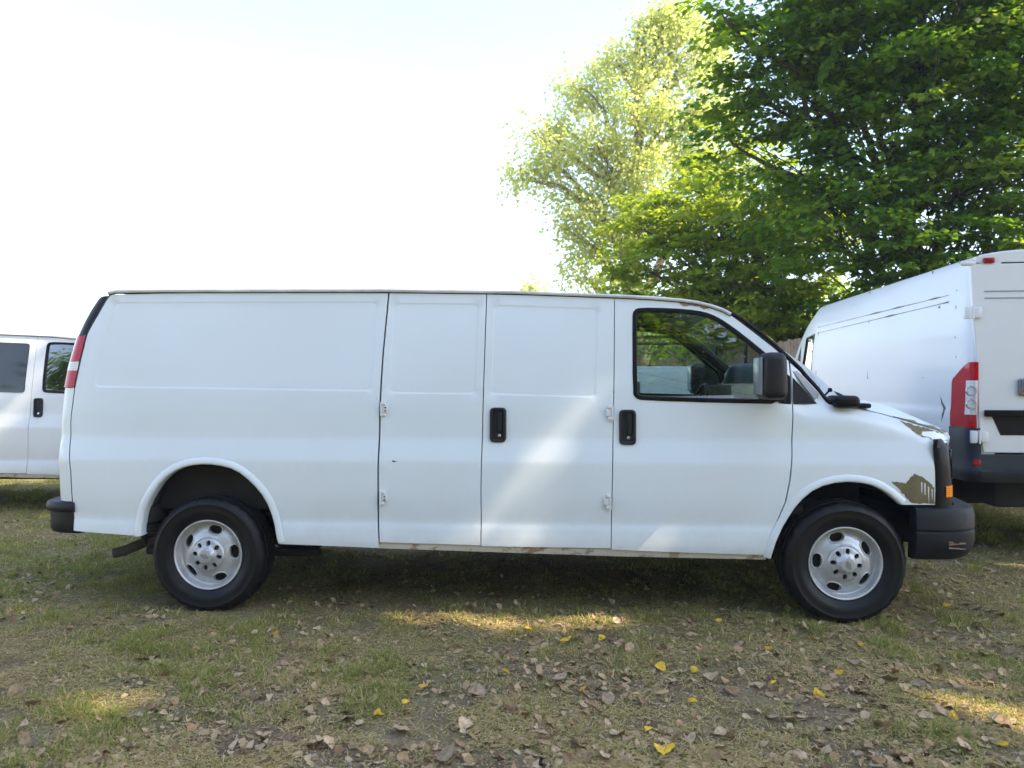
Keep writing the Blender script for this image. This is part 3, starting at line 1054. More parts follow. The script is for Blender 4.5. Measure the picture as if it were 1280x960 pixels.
    zA = A([(94, 484)])[0][1]; zB = A([(109, 420)])[0][1]; zT = A([(137, 368)])[0][1] - .01
    rr = MB(); 
    for s in (-1, 1): grid(rr, corner(s, .69, zA - .004))
    rows = []
    for z in np.arange(.69, zT, .05):
        xb = float(rear_x(z)) - .010; w = Hs(float(side_end(z)), z) - .145
        rows.append([(xb - .03 * (1 - q * q), q * w, z) for q in np.linspace(-1, 1, 13)])
    rows.append([(float(rear_x(zT)) + .02, q * (Hs(float(side_end(zT)), zT) - .14), zT + .03) for q in np.linspace(-1, 1, 13)])
    grid(rr, rows)
    rr.build('rear_door', wp, v)
    bt = MB(); gp = MB()
    for s in (-1, 1): grid(bt, corner(s, zB + .002, zT, .003))
    tube(gp, [(float(rear_x(z)) - .043, 0, z) for z in np.arange(.5, zT, .1)], .006, 6)
    bt.add(gp.v, gp.f)
    bt.build('pillar_cover', TRIM, v)
    for s in (-1, 1):
        z1 = zA + (zB - zA) * .32; z2 = zA + (zB - zA) * .50
        tl = MB()
        grid(tl, corner(s, zA, z1, .008), 0); grid(tl, corner(s, z2, zB, .008), 0)
        tlo = tl.build('taillight', RED, v)
        cl = MB(); grid(cl, corner(s, z1 + .001, z2 - .001, .008)); cl.build('reversing_lens', CLEAR, tlo)
    rb = [(-2.835, -.964), (-2.90, -.963), (-2.99, -.945), (-3.07, -.90), (-3.11, -.78), (-3.13, -.60), (-3.14, 0)]
    rb = smooth(rb + [(x, -y) for x, y in rb[:-1][::-1]], 1)
    path = []
    for i, p in enumerate(rb):
        a, c_ = rb[max(i - 1, 0)], rb[min(i + 1, len(rb) - 1)]
        t_ = np.array((c_[0] - a[0], c_[1] - a[1])); t_ /= np.linalg.norm(t_)
        path.append((p, (-t_[1], t_[0])))
    bb = MB()
    sweep(bb, path, [(-.16, .688), (-.05, .690), (-.012, .684), (.0, .665), (.002, .640), (-.006, .628), (-.022, .620), (-.024, .56), (-.024, .51), (-.036, .488), (-.06, .478), (-.14, .475)])
    bb.build('rear_bumper', BUMPER, v)
    # ---------------- cab inside
    it = MB()
    rbox(it, (1.0, 0, .66), (1.5, 1.7, .06), .01)
    rbox(it, (-.9, 0, 1.25), (2.9, 1.66, 1.25), .03)          # solid dark box in the cargo hold, added to block light
    grid(it, [[(x, q * (Hs(x, 1.95) - .05), 1.965 - .03 * (x > .9)) for q in (-1, 0, 1)] for x in (.4, .8, 1.1)])
    it.build('cab_lining', DARK, v)
    ds = MB()
    rbox(ds, (1.78, 0, 1.16), (.42, 1.70, .26), .06, seg=3)
    rbox(ds, (1.62, .42, 1.22), (.26, .46, .16), .05, seg=3)
    rbox(ds, (1.58, 0, .95), (.30, .42, .50), .04)
    ds.build('dashboard', DASH, v)
    swm = MB()
    cx, cz = 1.32, 1.27
    ring = [(cx + .19 * math.sin(t) * .47, .43 + .19 * math.cos(t), cz + .19 * math.sin(t) * .88) for t in np.linspace(0, 2 * math.pi, 33)]
    tube(swm, ring, .014, 8, cap=False)
    tube(swm, [(cx, .43, cz), (cx + .35, .43, cz - .18)], .035, 8)
    for t in (0, math.pi, 1.5 * math.pi):
        tube(swm, [(cx, .43, cz), (cx + .19 * math.sin(t) * .47, .43 + .19 * math.cos(t), cz + .19 * math.sin(t) * .88)], .016, 6)
    swm.build('steering_wheel', TRIM, v)
    for y in (-.47, .45):
        st_ = MB()
        rbox(st_, (.62, y, .96), (.50, .50, .16), .05, seg=3)
        rbox(st_, (.36, y, 1.22), (.14, .48, .56), .05, rot=Matrix.Rotation(R(-12), 3, 'Y'), seg=3)
        rbox(st_, (.27, y, 1.60), (.10, .26, .18), .04, seg=3)
        rbox(st_, (.62, y, .80), (.4, .4, .2), .02)
        st_.build('seat', SEATM, v)
    # ---------------- wheels
    make_wheel(v, -1.97, -.835, .358, .32, False)
    make_wheel(v, -1.97, .835, .358, .9, True)
    make_wheel(v, 1.97, -.832, .358, 1.1, False, R(1.0) if main else 0)
    make_wheel(v, 1.97, .832, .358, .2, True, R(1.0) if main else 0)
    return v

VAN = make_van('cargo', VANF.loc, VANF.ang, "white cargo van with peeling paint on its front fender, parked side-on across the grass")
# the white passenger van further back on the left
_p = at(40, 513, 8.35)
_gapx = A([(768, 500)])[0]
_ang = R(-1.0)
_c, _s = math.cos(_ang), math.sin(_ang)
PVAN = make_van('passenger', (_p.x - (_c * _gapx[0] + _s * .93), _p.y - (_s * _gapx[0] - _c * .93), 0), _ang,
                "white van with dark side windows parked behind the cargo van's rear end")
bl = MB()
tube(bl, [(.66, -.80, 1.78), (.60, -.78, 1.60), (.52, -.74, 1.42)], .022, 6)
bl.build('seat_belt', simple("pale_webbing", (.55, .55, .52), .8), PVAN)

# ------------------------------------------------------------------ high roof van on the right
RANG = R(83.9)
_corner = Vector((3.66, 5.97))
RF = Frame(_corner.x + math.sin(RANG) * 1.0, _corner.y - math.cos(RANG) * 1.0, RANG)
_rp = smooth_tab([(.30, .965), (.5, .985), (.9, .998), (1.20, 1.0), (1.245, .992), (1.5, .985), (1.9, .985), (2.2, .972), (2.36, .957), (2.43, .942), (2.47, .918), (2.51, .87), (2.56, .80)], .02)
def _RW(x, z):
    x = np.asarray(x, float)
    return _rp(z) - .03 * np.clip((.10 - x) / .10, 0, 1) ** 2 - .16 * np.clip((x - 4.0) / 2.0, 0, 1) ** 2
RS = Skin(_RW)
RA = lambda pts: [RF.on_side(px, py, RS, 1) for px, py in pts]
RX = lambda pts, x=0.0: [(lambda p: (p.y, p.z))(RF.on_x(px, py, x)) for px, py in pts]

def plate_x(mb, yz, x0, rings, mat=0, capmat=None):
    """plate facing -x: rings of (inset, out)"""
    rg = []
    for i_, o_ in rings:
        q = inset(yz, i_) if i_ else yz
        rg.append([(x0 - o_, p[0], p[1]) for p in q])
    n = len(yz)
    Fc = []
    for k in range(len(rg) - 1):
        for i in range(n):
            Fc.append([k * n + i, k * n + (i + 1) % n, (k + 1) * n + (i + 1) % n, (k + 1) * n + i])
    mb.add([p for r_ in rg for p in r_], Fc, mat)
    tr = tessellate_polygon([[Vector(p) for p in rg[-1]]])
    mb.add(rg[-1], [list(t) for t in tr], mat if capmat is None else capmat)

def arc(cx, cz, r, a0, a1, n=16):
    return [(cx + r * math.cos(a0 + (a1 - a0) * i / n), cz + r * math.sin(a0 + (a1 - a0) * i / n)) for i in range(n + 1)]

def make_high_van():
    v = thing('panel_van', "tall white panel van with scuffed side and a red taillight, rear end towards the camera", 'van', RF.loc, RF.ang)
    edge = RA([(1040, 375.5), (1030, 382), (1020, 392.5), (1010, 408), (1000, 430), (994, 448)])
    edge = [(3.2, 2.485)] + [(x, min(z, 2.485)) for x, z in edge if x > 3.3]
    e1 = edge[-1]
    nose = [(e1[0] + .12, e1[1] - .14), (5.45, 1.28), (5.75, 1.12), (5.92, .92), (5.96, .70), (5.96, .46)]
    aR, aF = arc(1.05, .38, .43, math.pi - .12, .12), arc(5.0, .38, .43, math.pi - .12, .12)
    bottom = [(5.42, .44)] + aF[::-1] + [(4.56, .44), (1.5, .44)] + aR[::-1] + [(.60, .52), (.30, .66), (.02, .66)]
    outline = [(.02, 2.47)] + edge + nose + bottom
    win = RA([(1008.4, 424), (1018, 419.2), (1013.6, 466), (1003.6, 456.5)])
    win2 = RA([(1001.6, 433.5), (1000.6, 452.6), (996.6, 452)])
    global ZLEV
    zl = ZLEV; ZLEV = list(np.arange(.3, 2.6, .07)) + [1.2, 1.22, 1.24, 1.26, 2.40, 2.43, 2.46]
    ZLEV.sort()
    b = MB()
    for s in (1, -1): RS.panel(b, outline, s, holes=[win], rim=.03, gx=.12)
    b.build('body', WHITE_OLD, v)
    ZLEV = zl
    for s in (1, -1):
        g = MB(); RS.plate(g, win, s, [(0, -.012)], True); g.build('window', GLASS, v)
        f = MB(); RS.plate(f, inset(win, -.02), s, [(0, .0), (.002, .006), (.022, .006), (.030, -.010)], False); f.build('window_frame', TRIM, v)
        g = MB(); RS.plate(g, win2, s, [(0, .0), (.002, .004)], True); g.build('quarter_window', simple("dark_window", (.02, .024, .03), .06), v)
    # roof with crown, screen, bonnet
    r = MB(); rows = []
    for x in [0.0, .04] + list(np.arange(.25, 3.3, .25)):
        w = float(RS.W(np.array([x]), np.array([2.47]))[0]); dz = -.02 if x == 0 else 0
        rows.append([(x - .0, q * w, 2.468 + dz + .050 * (1 - abs(q) ** 4)) for q in np.linspace(-1, 1, 21)])
    fr = densify(edge, .12, False)
    for i, (x, z) in enumerate(fr):
        w = float(RS.W(np.array([x]), np.array([z]))[0])
        t = i / (len(fr) - 1)
        rows.append([(x + .22 * t * (1 - q * q), q * w, z - .002 + .050 * (1 - t) * (1 - abs(q) ** 4)) for q in np.linspace(-1, 1, 21)])
    k0 = next(i for i, row in enumerate(rows) if row[0][2] < 2.30)
    grid(r, rows[:k0 + 1]); r.build('roof', WHITE_OLD, v)
    r = MB(); grid(r, rows[k0:]); r.build('windshield', WSGLASS, v)
    h = MB(); rows2 = [rows[-1]]
    for x, z in densify(nose, .12, False):
        w = float(RS.W(np.array([x]), np.array([z]))[0])
        rows2.append([(x + .20 * (1 - q * q), q * w, z) for q in np.linspace(-1, 1, 21)])
    grid(h, rows2); h.build('hood', WHITE_OLD, v)
    # rear frame: corner posts and header
    c = MB()
    for s in (1, -1):
        rows = []
        for z in np.arange(.70, 2.472, .06):
            w = float(RS.W(np.array([.02]), np.array([z]))[0])
            rows.append([(.02 - .035 * math.sin(t), s * (w - .045 * (1 - math.cos(t))), z) for t in np.linspace(0, math.pi / 2, 6)] + [(-.015, s * (w - .17), z), (.03, s * (w - .19), z)])
        grid(c, rows)
    zt = RX([(1213.6, 330.5)], -.02)[0][1] + .010
    rows = []
    for z, dx in ((zt + .004, .03), (zt + .006, -.016), (zt + .05, -.018), (2.44, -.012), (2.475, .01)):
        rows.append([(dx, q * (.95 if z < 2.46 else .91), z + .048 * (1 - abs(q) ** 4) * (1 if z > zt + .03 else 0)) for q in np.linspace(-1, 1, 21)])
    grid(c, rows)
    c.build('rear_frame', WHITE_OLD, v)
    # rear doors
    dl = RX([(1213.6, 330.5), (1215.5, 373), (1220.5, 452), (1223.5, 535), (1229, 566)], -.02)
    zb = dl[-1][1]; ztop = dl[0][1]
    for s in (1, -1):
        q = [(s * y, z) for y, z in dl] + [(s * .006, zb), (s * .006, ztop + .01)]
        d = MB(); plate_x(d, densify(q, .3), -.004, [(0, -.03), (0, .014), (.006, .02)])
        do = d.build('rear_door', WHITE_OLD, v)
        gm = MB()
        for py in (364.5, 373):
            z = RX([(1250, py)])[0][1]
            rbox(gm, (-.0245, s * .47, z), (.004, .84, .012), 0)
        gm.build('door_crease', GREYPAN, do)
        for hp in ((1213.5, 391), (1221.5, 546)):
            y, z = RX([hp], -.03)[0]
            hm = MB()
            rbox(hm, (-.04, s * (y + .03), z), (.03, .05, .10), .006); rbox(hm, (-.04, s * (y - .045), z), (.03, .06, .085), .006)
            tube(hm, [(-.052, s * (y - .008), z - .055), (-.052, s * (y - .008), z + .055)], .010, 8)
            hm.build('hinge', WHITE_OLD, do)
        if s == 1:
            rc = MB()
            top = RX([(1230.5, 512.5), (1231.5, 521)], -.03); lo = RX([(1240, 521), (1251, 544.5)], -.03)
            rbox(rc, (-.040, (top[0][0] + .02) / 2, (top[0][1] + top[1][1]) / 2), (.04, top[0][0] - .02, top[0][1] - top[1][1]), .008)
            plate_x(rc, [lo[0], lo[1], (.10, lo[1][1]), (.03, lo[0][1])], -.022, [(0, 0), (.004, .006), (.012, .004)])
            rc.build('plate_recess', TRIM, do)
            y, z = RX([(1277.5, 484)], -.05)[0]
            hh = MB(); rbox(hh, (-.04, y - .02, z), (.03, .08, .135), .012, seg=3); rbox(hh, (-.058, y - .02, z + .01), (.02, .05, .085), .01, seg=3)
            hh.build('handle', [simple("dark_chrome", (.20, .21, .24), .25, metal=.8)], do)
    # taillights wrap round the corner
    side = RA([(1191.2, 471), (1193.3, 534.5)]); rear = RX([(1220, 452.5), (1222.5, 535)], -.04)
    z0, z1 = rear[1][1], rear[0][1]
    for s in (1, -1):
        def tl(za, zb_, mb, o, ya=0.0):
            rows = []
            for z in np.linspace(za, zb_, max(3, int((zb_ - za) / .03))):
                w = float(RS.W(np.array([.02]), np.array([z]))[0])
                k = np.clip((z - (z1 - .14)) / .14, 0, 1)
                xs = side[0][0] * (1 - k) + .03 * k
                ws = float(RS.W(np.array([xs]), np.array([z]))[0])
                yi = rear[1][0] + (rear[0][0] - rear[1][0]) * (z - z0) / (z1 - z0)
                ctr_ = [(.02 - (.055 + o) * math.sin(t), s * (w + .022 + o - .05 * (1 - math.cos(t))), z) for t in np.linspace(0, math.pi / 2, 6)]
                row = [(xs, s * (ws - .002), z), (xs, s * (ws + .010 + o), z)] + ctr_ + [(-.036 - o, s * (yi + .006), z), (-.01, s * yi, z)]
                if ya: row = [(.05, s * (w + .022 + o), z)] + ctr_ + [(-.036 - o, s * (yi + .012), z)]
                rows.append(row)
            grid(mb, rows)
        m = MB(); tl(z0, z1, m, 0); mo = m.build('taillight', RED, v)
        m = MB(); tl(z0 + .20 * (z1 - z0), z0 + .72 * (z1 - z0), m, .004, 1); m.build('reversing_lens', CLEAR, mo)
        m = MB()
        for zc in (.36, .56): 
            zz = z0 + zc * (z1 - z0); yy = rear[1][0] + .055
            lathe_pts = [(-.048, s * (yy + .035 * math.cos(t)), zz + .035 * math.sin(t)) for t in np.linspace(0, 2 * math.pi, 20)]
            tube(m, lathe_pts, .007, 6, cap=False)
        m.build('bulb_ring', CHROME, mo)
    # bumper
    zt_, zl_ = RX([(1215, 535.5)], -.05)[0][1], RX([(1250, 604)], -.08)[0][1]
    zs_ = RX([(1250, 590)], -.1)[0][1]
    bm_ = MB()
    for s in (1, -1):
        rows = []
        for z, o in ((zt_, .0), (zt_ - .01, .02), (zt_ - .12, .028), (zs_ + .10, .034), (zs_ + .02, .05), (zs_, .06), (zl_ + .05, .055), (zl_, .02)):
            w = 1.0
            yi = dl[3][0] - .0
            rows.append([(.32, s * (w + .002), z), (.10, s * (w + o * .5), z)] + [(.02 - (.05 + o) * math.sin(t), s * (w + o * .6 - .08 * (1 - math.cos(t))), z) for t in np.linspace(0, math.pi / 2, 6)] + [(-.03 - o, s * yi, z), (.0, s * yi, z)])
        grid(bm_, rows)
    zd = zb - .01
    rows = []
    for z, o in ((zd, .0), (zd - .005, .03), (zs_ + .02, .04), (zs_, .075), (zl_ + .05, .07), (zl_, .03), (zl_, -.2)):
        rows.append([(-.03 - o, q * (dl[3][0] + .02), z) for q in np.linspace(-1, 1, 9)])
    grid(bm_, rows)
    bo = bm_.build('rear_bumper', BLUEBUMP, v)
    for s in (1, -1):
        y, z = RX([(1221, 578.5)], -.07)[0]
        m = MB(); rbox(m, (-.068, s * y, z), (.012, .06, .05), .004); m.build('reflector', DARKRED, bo)
    y, z = RX([(1236.5, 321)], -.03)[0]
    m = MB(); rbox(m, (-.025, y, z - .028), (.03, .085, .045), .012, seg=3); m.build('roof_lamp', DARKRED, v)
    m = MB(); rbox(m, (-.014, y + .15, z - .045), (.03, .12, .045), .02, seg=3); m.build('roof_bracket', WHITE_OLD, v)
    # scuffed trim lines and chips on the left side
    rg = random.Random(3)
    for ln in (((1186.5, 369), (1022, 409.5)), ((1186, 377.7), (1022, 416.5))):
        m = MB()
        k = 18; up, dn = [], []
        for i in range(k + 1):
            t = i / k
            x_, y_ = ln[0][0] + (ln[1][0] - ln[0][0]) * t, ln[0][1] + (ln[1][1] - ln[0][1]) * t
            hh = .55 * (1 - .4 * t) * rg.uniform(.7, 1.2) + (.9 if rg.random() < .22 and t < .6 else 0)
            p = RA([(x_, y_ - hh)])[0]; up.append(p); dn.append(RA([(x_, y_ + hh * .6)])[0])
        RS.plate(m, up + dn[::-1], 1, [(0, .0005), (0, .0015)], True)
        m.build('scuffed_trim', simple("scuffed_strip", (.22, .16, .12), .8, var=.6, vscale=18), v)
    for poly in ([(1022.6, 415), (1023.6, 415), (1020.2, 470), (1019.2, 470)], [(1086, 400), (1086.7, 400), (1084.7, 473), (1084, 473)]):
        m = MB(); RS.plate(m, RA(poly), 1, [(0, .0005), (0, .0012)], True); m.build('panel_seam', GREYPAN, v)
    chips = [(1166, 340, 1.3, 2.2), (1200, 328, 1, 3), (1196, 363, .8, 1.6), (1195, 384, .6, 3), (1174, 384, 1.6, 2.2), (1087, 366, 1, 1.2), (1194, 422, .6, 1.6), (1195, 446, .7, 1.6), (1031, 383, .8, .8), (1154, 472, .7, .7), (1085, 473, .7, 1.2)]
    for px, py, a_, b_ in chips:
        m = MB()
        q = [(px + a_ * math.cos(t) * rg.uniform(.5, 1.2), py + b_ * math.sin(t) * rg.uniform(.5, 1.2)) for t in np.linspace(0, 2 * math.pi, 9)[:-1]]
        RS.plate(m, RA(q), 1, [(0, .0006), (0, .0014)], True); m.build('paint_chip', simple("grey_chip", (.20, .19, .20), .7, var=.3), v)
    m = MB(); RS.plate(m, RA([(1175.6, 495), (1178.5, 503), (1182.5, 510), (1180, 517), (1176.7, 527), (1177.5, 518), (1179.5, 510.5), (1176.5, 504)]), 1, [(0, .0006), (0, .0014)], True)
    m.build('deep_scratch', simple("scratch_dark", (.10, .095, .10), .7), v)
    # under, wheels, inside
    u = MB()
    rbox(u, (2.9, 0, .55), (5.6, 1.5, .22), .02); rbox(u, (2.8, 0, .62), (3.0, 1.9, .2), .02)
    for x in (1.05, 5.0):
        for s in (1, -1):
            rows = [[(p[0], s * .95, p[1]), (p[0], s * .5, p[1] + .02)] for p in arc(x, .38, .44, math.pi, 0)]
            grid(u, rows)
    u.build('underbody', DARK, v)
    it = MB(); rbox(it, (1.9, 0, 1.4), (3.4, 1.7, 1.5), .02); it.build('cab_lining', DARK, v)
    for x in (1.05, 5.0):
        make_wheel(v, x, -.86, .36, .4, False); make_wheel(v, x, .86, .36, .8, True)
    return v
HVAN = make_high_van()

# ------------------------------------------------------------------ white service truck seen through the cab windows
def make_truck():
    t = thing('service_truck', "white utility truck with side lockers, seen through the cargo van's cab window", 'truck', (.9, 9.3, 0), R(178))
    # local: x forward (to the picture's left), near side is +y
    b = MB()
    rbox(b, (-.35, .62, 1.13), (3.3, .46, 1.02), .015); rbox(b, (-.35, -.62, 1.13), (3.3, .46, 1.02), .015)
    rbox(b, (-.35, 0, .80), (3.3, .85, .12), .01); rbox(b, (1.27, 0, 1.13), (.06, .9, .9), .01)
    b.build('utility_body', WHITE_OLD, t)
    for k, x in enumerate((-1.55, -.78, .02, .82)):
        for s in (1, -1):
            d = MB(); rbox(d, (x, s * .856, 1.16), (.70, .02, .86), .008)
            do = d.build('locker_door', WHITE_OLD, t)
            l = MB(); rbox(l, (x + .25, s * .872, 1.40), (.09, .02, .13), .008); rbox(l, (x + .25, s * .885, 1.40), (.035, .012, .08), .004)
            l.build('latch', [simple("latch_dark", (.06, .03, .03), .4)], do)
    c = MB()
    sec = [(1.45, .62), (1.45, 1.20), (1.50, 1.86), (1.62, 1.92), (2.55, 1.92), (2.72, 1.86), (3.15, 1.25), (4.25, 1.12), (4.38, 1.0), (4.40, .62)]
    V = []
    for y, k in ((-.86, 0), (-.90, 0), (.90, 0), (.86, 0)):
        V += [(x, y * (.86 if z > 1.3 else 1), z) for x, z in sec]
    n = len(sec); Fc = []
    for r_ in range(3):
        for i in range(n): Fc.append([r_ * n + i, r_ * n + (i + 1) % n, (r_ + 1) * n + (i + 1) % n, (r_ + 1) * n + i])
    Fc += [list(range(n)), list(range(3 * n, 4 * n))[::-1]]
    c.add(V, Fc, 0, False); c.build('cab', WHITE_OLD, t)
    for s in (1, -1):
        w = MB(); P = [(1.62, 1.26), (1.66, 1.80), (2.52, 1.80), (2.95, 1.26)]
        yy = lambda z: s * (.905 - .13 * np.clip((z - 1.25) / .6, 0, 1) + .004)
        w.add([(x, yy(z) , z) for x, z in P], [[0, 1, 2, 3]]); w.build('window', simple("dark_window", (.02, .024, .03), .06), t)
    w = MB(); w.add([(2.75, -.68, 1.82), (2.75, .68, 1.82), (3.16, .80, 1.27), (3.16, -.80, 1.27)], [[0, 1, 2, 3]])
    w.build('windshield', simple("dark_window", (.02, .024, .03), .06), t)
    for s in (1, -1):
        h = MB(); rbox(h, (4.39, s * .66, .92), (.06, .34, .18), .03); h.build('headlight', CLEAR, t)
    bp = MB(); rbox(bp, (4.42, 0, .58), (.14, 1.8, .2), .04); bp.build('front_bumper', CHROME, t)
    r = MB()                                              # ladder rack
    for x in (-1.8, 1.2):
        for s in (1, -1): tube(r, [(x, s * .72, 1.62), (x, s * .72, 1.98)], .02, 6)
        tube(r, [(x, -.72, 1.98), (x, .72, 1.98)], .02, 6)
    for s in (1, -1): tube(r, [(-2.0, s * .72, 1.98), (1.4, s * .72, 1.98)], .02, 6)
    r.build('ladder_rack', TRIM, t)
    u = MB(); rbox(u, (1.2, 0, .55), (6.0, 1.0, .2), .02); u.build('underbody', DARK, t)
    for x in (-1.0, 3.5):
        make_wheel(t, x, -.78, .36, .3, False); make_wheel(t, x, .78, .36, .6, True)
    return t
TRUCK = make_truck()

# things lying in the cab
bx = MB()
rbox(bx, (0, 0, .07), (.26, .30, .14), .006); rbox(bx, (0, 0, .146), (.262, .06, .006), .001)
bo = bx.build('cardboard_box', simple("pale_cardboard", (.50, .47, .40), .8, var=.15, vscale=15))
p = VANF.M @ VANF.on_y(920, 494, -.30); bo.location = (p.x, p.y, p.z - .07); bo.rotation_euler = (0, 0, R(15))
tag(bo, "pale carton standing on the dashboard behind the side mirror", 'box')
bg_ = MB()
rows = []
for i in range(9):
    a = i / 8 * math.pi
    rows.append([(.17 * math.cos(t) * (math.sin(a) ** .6 + .02) * (1 + .08 * math.sin(3 * t)), .13 * math.sin(t) * (math.sin(a) ** .6 + .02), .12 - .12 * math.cos(a)) for t in np.linspace(0, 2 * math.pi, 17)])
grid(bg_, rows)
bgo = bg_.build('plastic_bag', simple("blue_grey_plastic", (.12, .16, .22), .4, var=.2, vscale=10))
p = VANF.M @ VANF.on_y(937, 478, -.05); bgo.location = (p.x, p.y, p.z - .10)
tag(bgo, "crumpled blue-grey bag lying on the dashboard beside the carton", 'bag')
# ------------------------------------------------------------------ ground
def ground_material():
    m = bpy.data.materials.new("worn_lot_ground")
    nt, N, L, bs = nodes(m)
    g = nt.nodes.new("ShaderNodeAttribute"); g.attribute_name = 'green'
    n1 = noise(nt, 3.2, 8, .65); n2 = noise(nt, 38, 6, .7); n3 = noise(nt, 150, 3, .6)
    soil = ramp(nt, [(.30, (.115, .080, .046)), (.46, (.26, .195, .120)), (.62, (.42, .335, .22)), (.8, (.52, .44, .32))])
    mx = nt.nodes.new("ShaderNodeMath"); mx.operation = 'MULTIPLY_ADD'; mx.inputs[1].default_value = .45
    L.new(n2.outputs[0], mx.inputs[0])
    m2 = nt.nodes.new("ShaderNodeMath"); m2.operation = 'MULTIPLY'; m2.inputs[1].default_value = .52; L.new(n1.outputs[0], m2.inputs[0])
    L.new(m2.outputs[0], mx.inputs[2]); L.new(mx.outputs[0], soil.inputs[0])
    v = nt.nodes.new("ShaderNodeTexVoronoi"); v.inputs["Scale"].default_value = 70
    tc = nt.nodes.new("ShaderNodeTexCoord"); L.new(tc.outputs["Object"], v.inputs["Vector"])
    pr = ramp(nt, [(.0, (1, 1, 1)), (.20, (1, 1, 1)), (.26, (0, 0, 0))]); L.new(v.outputs["Distance"], pr.inputs[0])
    sel = ramp(nt, [(.56, (0, 0, 0)), (.60, (1, 1, 1))]); L.new(n1.outputs[0], sel.inputs[0])
    mm = nt.nodes.new("ShaderNodeMath"); mm.operation = 'MULTIPLY'; L.new(pr.outputs[0], mm.inputs[0]); L.new(sel.outputs[0], mm.inputs[1])
    c = mixc(nt, soil.outputs[0], (.46, .42, .35), mm.outputs[0])
    thatch = ramp(nt, [(.35, (.20, .185, .085)), (.65, (.34, .305, .155))]); L.new(n2.outputs[0], thatch.inputs[0])
    f = nt.nodes.new("ShaderNodeMath"); f.operation = 'MULTIPLY_ADD'; f.use_clamp = True; f.inputs[1].default_value = 1.0
    L.new(g.outputs["Fac"], f.inputs[0])
    m3 = nt.nodes.new("ShaderNodeMath"); m3.operation = 'MULTIPLY_ADD'; m3.inputs[1].default_value = .9; m3.inputs[2].default_value = -.5
    L.new(n3.outputs[0], m3.inputs[0]); L.new(m3.outputs[0], f.inputs[2])
    c = mixc(nt, c, thatch.outputs[0], f.outputs[0])
    L.new(c, bs.inputs["Base Color"])
    bs.inputs["Roughness"].default_value = .95
    bs.inputs["Specular IOR Level"].default_value = .02
    bump(nt, bs, n2.outputs[0], 1.0, .05)
    return m

def green_at(x, y):
    """how grassy the lot is: worn tracks near the camera, greener to the left and right edges"""
    g = .55 * vnoise(x, y, .55) + .30 * vnoise(x + 7, y, 1.7) + .25 * vnoise(x, y + 3, 4.5)
    g = g + .16 * np.clip((np.asarray(y) - 4.2) / 3, 0, 1) + .12 * np.clip((-1.6 - np.asarray(x)) / 1.5, 0, 1) + .12 * np.clip((np.asarray(x) - 1.6) / 1.5, 0, 1)
    g = g - .16 * np.exp(-((np.asarray(x) + .3) / 1.2) ** 2 - ((np.asarray(y) - 3.0) / .7) ** 2)
    return np.clip((g - .42) / .40, 0, 1)

def height_at(x, y):
    return .030 * (vnoise(x, y, .8) - .5) + .018 * (vnoise(x + 31, y, 3.1) - .5) + .008 * (vnoise(x, y + 17, 9.0) - .5)

gx_ = np.concatenate([[-900, -400, -200, -100, -60, -40, -28, -20], np.arange(-14, 14.01, .07), [20, 28, 40, 60, 100, 200, 400, 900]])
gy_ = np.concatenate([[-400, -200, -100, -50, -25, -12, -6, -2], np.arange(.5, 16.01, .07), [18, 20, 24, 30, 40, 60, 100, 200, 400, 1500]])
GX, GY = np.meshgrid(gx_, gy_)
near = (np.abs(GX) <= 14) & (GY >= .4) & (GY <= 16.1)
GZ = np.where(near, height_at(GX, GY), -.02)
nx, ny = len(gx_), len(gy_)
idx = np.arange(nx * ny).reshape(ny, nx)
FQ = np.stack([idx[:-1, :-1].ravel(), idx[:-1, 1:].ravel(), idx[1:, 1:].ravel(), idx[1:, :-1].ravel()], 1)
go = fast_mesh('ground', np.stack([GX.ravel(), GY.ravel(), GZ.ravel()], 1), FQ, ground_material(), attr={'green': np.where(near, green_at(GX, GY), .8).ravel()}, smooth=True)
tag(go, "worn ground of the lot", None, None, 'structure')
del go["label"]

# ------------------------------------------------------------------ fence
def make_fence():
    f = thing('wooden_fence', "weathered board fence under the dark trees, behind the tall panel van", 'fence', (4.9, 12.6, 0))
    wood = simple("weathered_wood", (.24, .175, .12), .85, var=.35, vscale=5)
    rg = random.Random(11)
    for (dx, dy, L_) in ((0, 1, 26.0), (1, 0, 12.0)):
        b = MB(); n = int(L_ / .15)
        for i in range(n):
            s = i * .15 + .075
            h = 2.22 + rg.uniform(-.02, .02)
            sz = (.022, .138, h) if dy else (.138, .022, h)
            rbox(b, (dx * s + rg.uniform(-.004, .004), dy * s + rg.uniform(-.004, .004), h / 2), sz, 0)
        b.build('board_panel', wood, f)
        r = MB()
        for z in (.4, 1.1, 1.9):
            rbox(r, (dx * L_ / 2 + (.04 if dy else 0), dy * L_ / 2 + (.04 if dx else 0), z), ((.04, L_, .09) if dy else (L_, .04, .09)), 0)
        r.build('rail', wood, f)
        for k in range(int(L_ / 2.4)):
            p = MB(); s = .2 + k * 2.4
            rbox(p, (dx * s + (.10 if dy else 0), dy * s + (.10 if dx else 0), 1.08), (.09, .09, 2.16), .005)
            p.build('post', wood, f)
    return f
make_fence()

# ------------------------------------------------------------------ trees
BARK = simple("bark", (.085, .066, .050), .9, var=.5, vscale=16, bmp=.6, bscale=22)
BARKP = simple("pale_bark", (.20, .165, .13), .9, var=.4, vscale=12, bmp=.5, bscale=18)
LEAF_DARK = leafmat("maple_leaf", (.060, .135, .018), (.120, .235, .030), (.23, .32, .045), .55)
LEAF_MID = leafmat("mulberry_leaf", (.13, .215, .028), (.23, .33, .042), (.37, .42, .065), .57)
LEAF_POP = leafmat("cottonwood_leaf", (.27, .36, .11), (.40, .47, .16), (.52, .54, .24), .57)

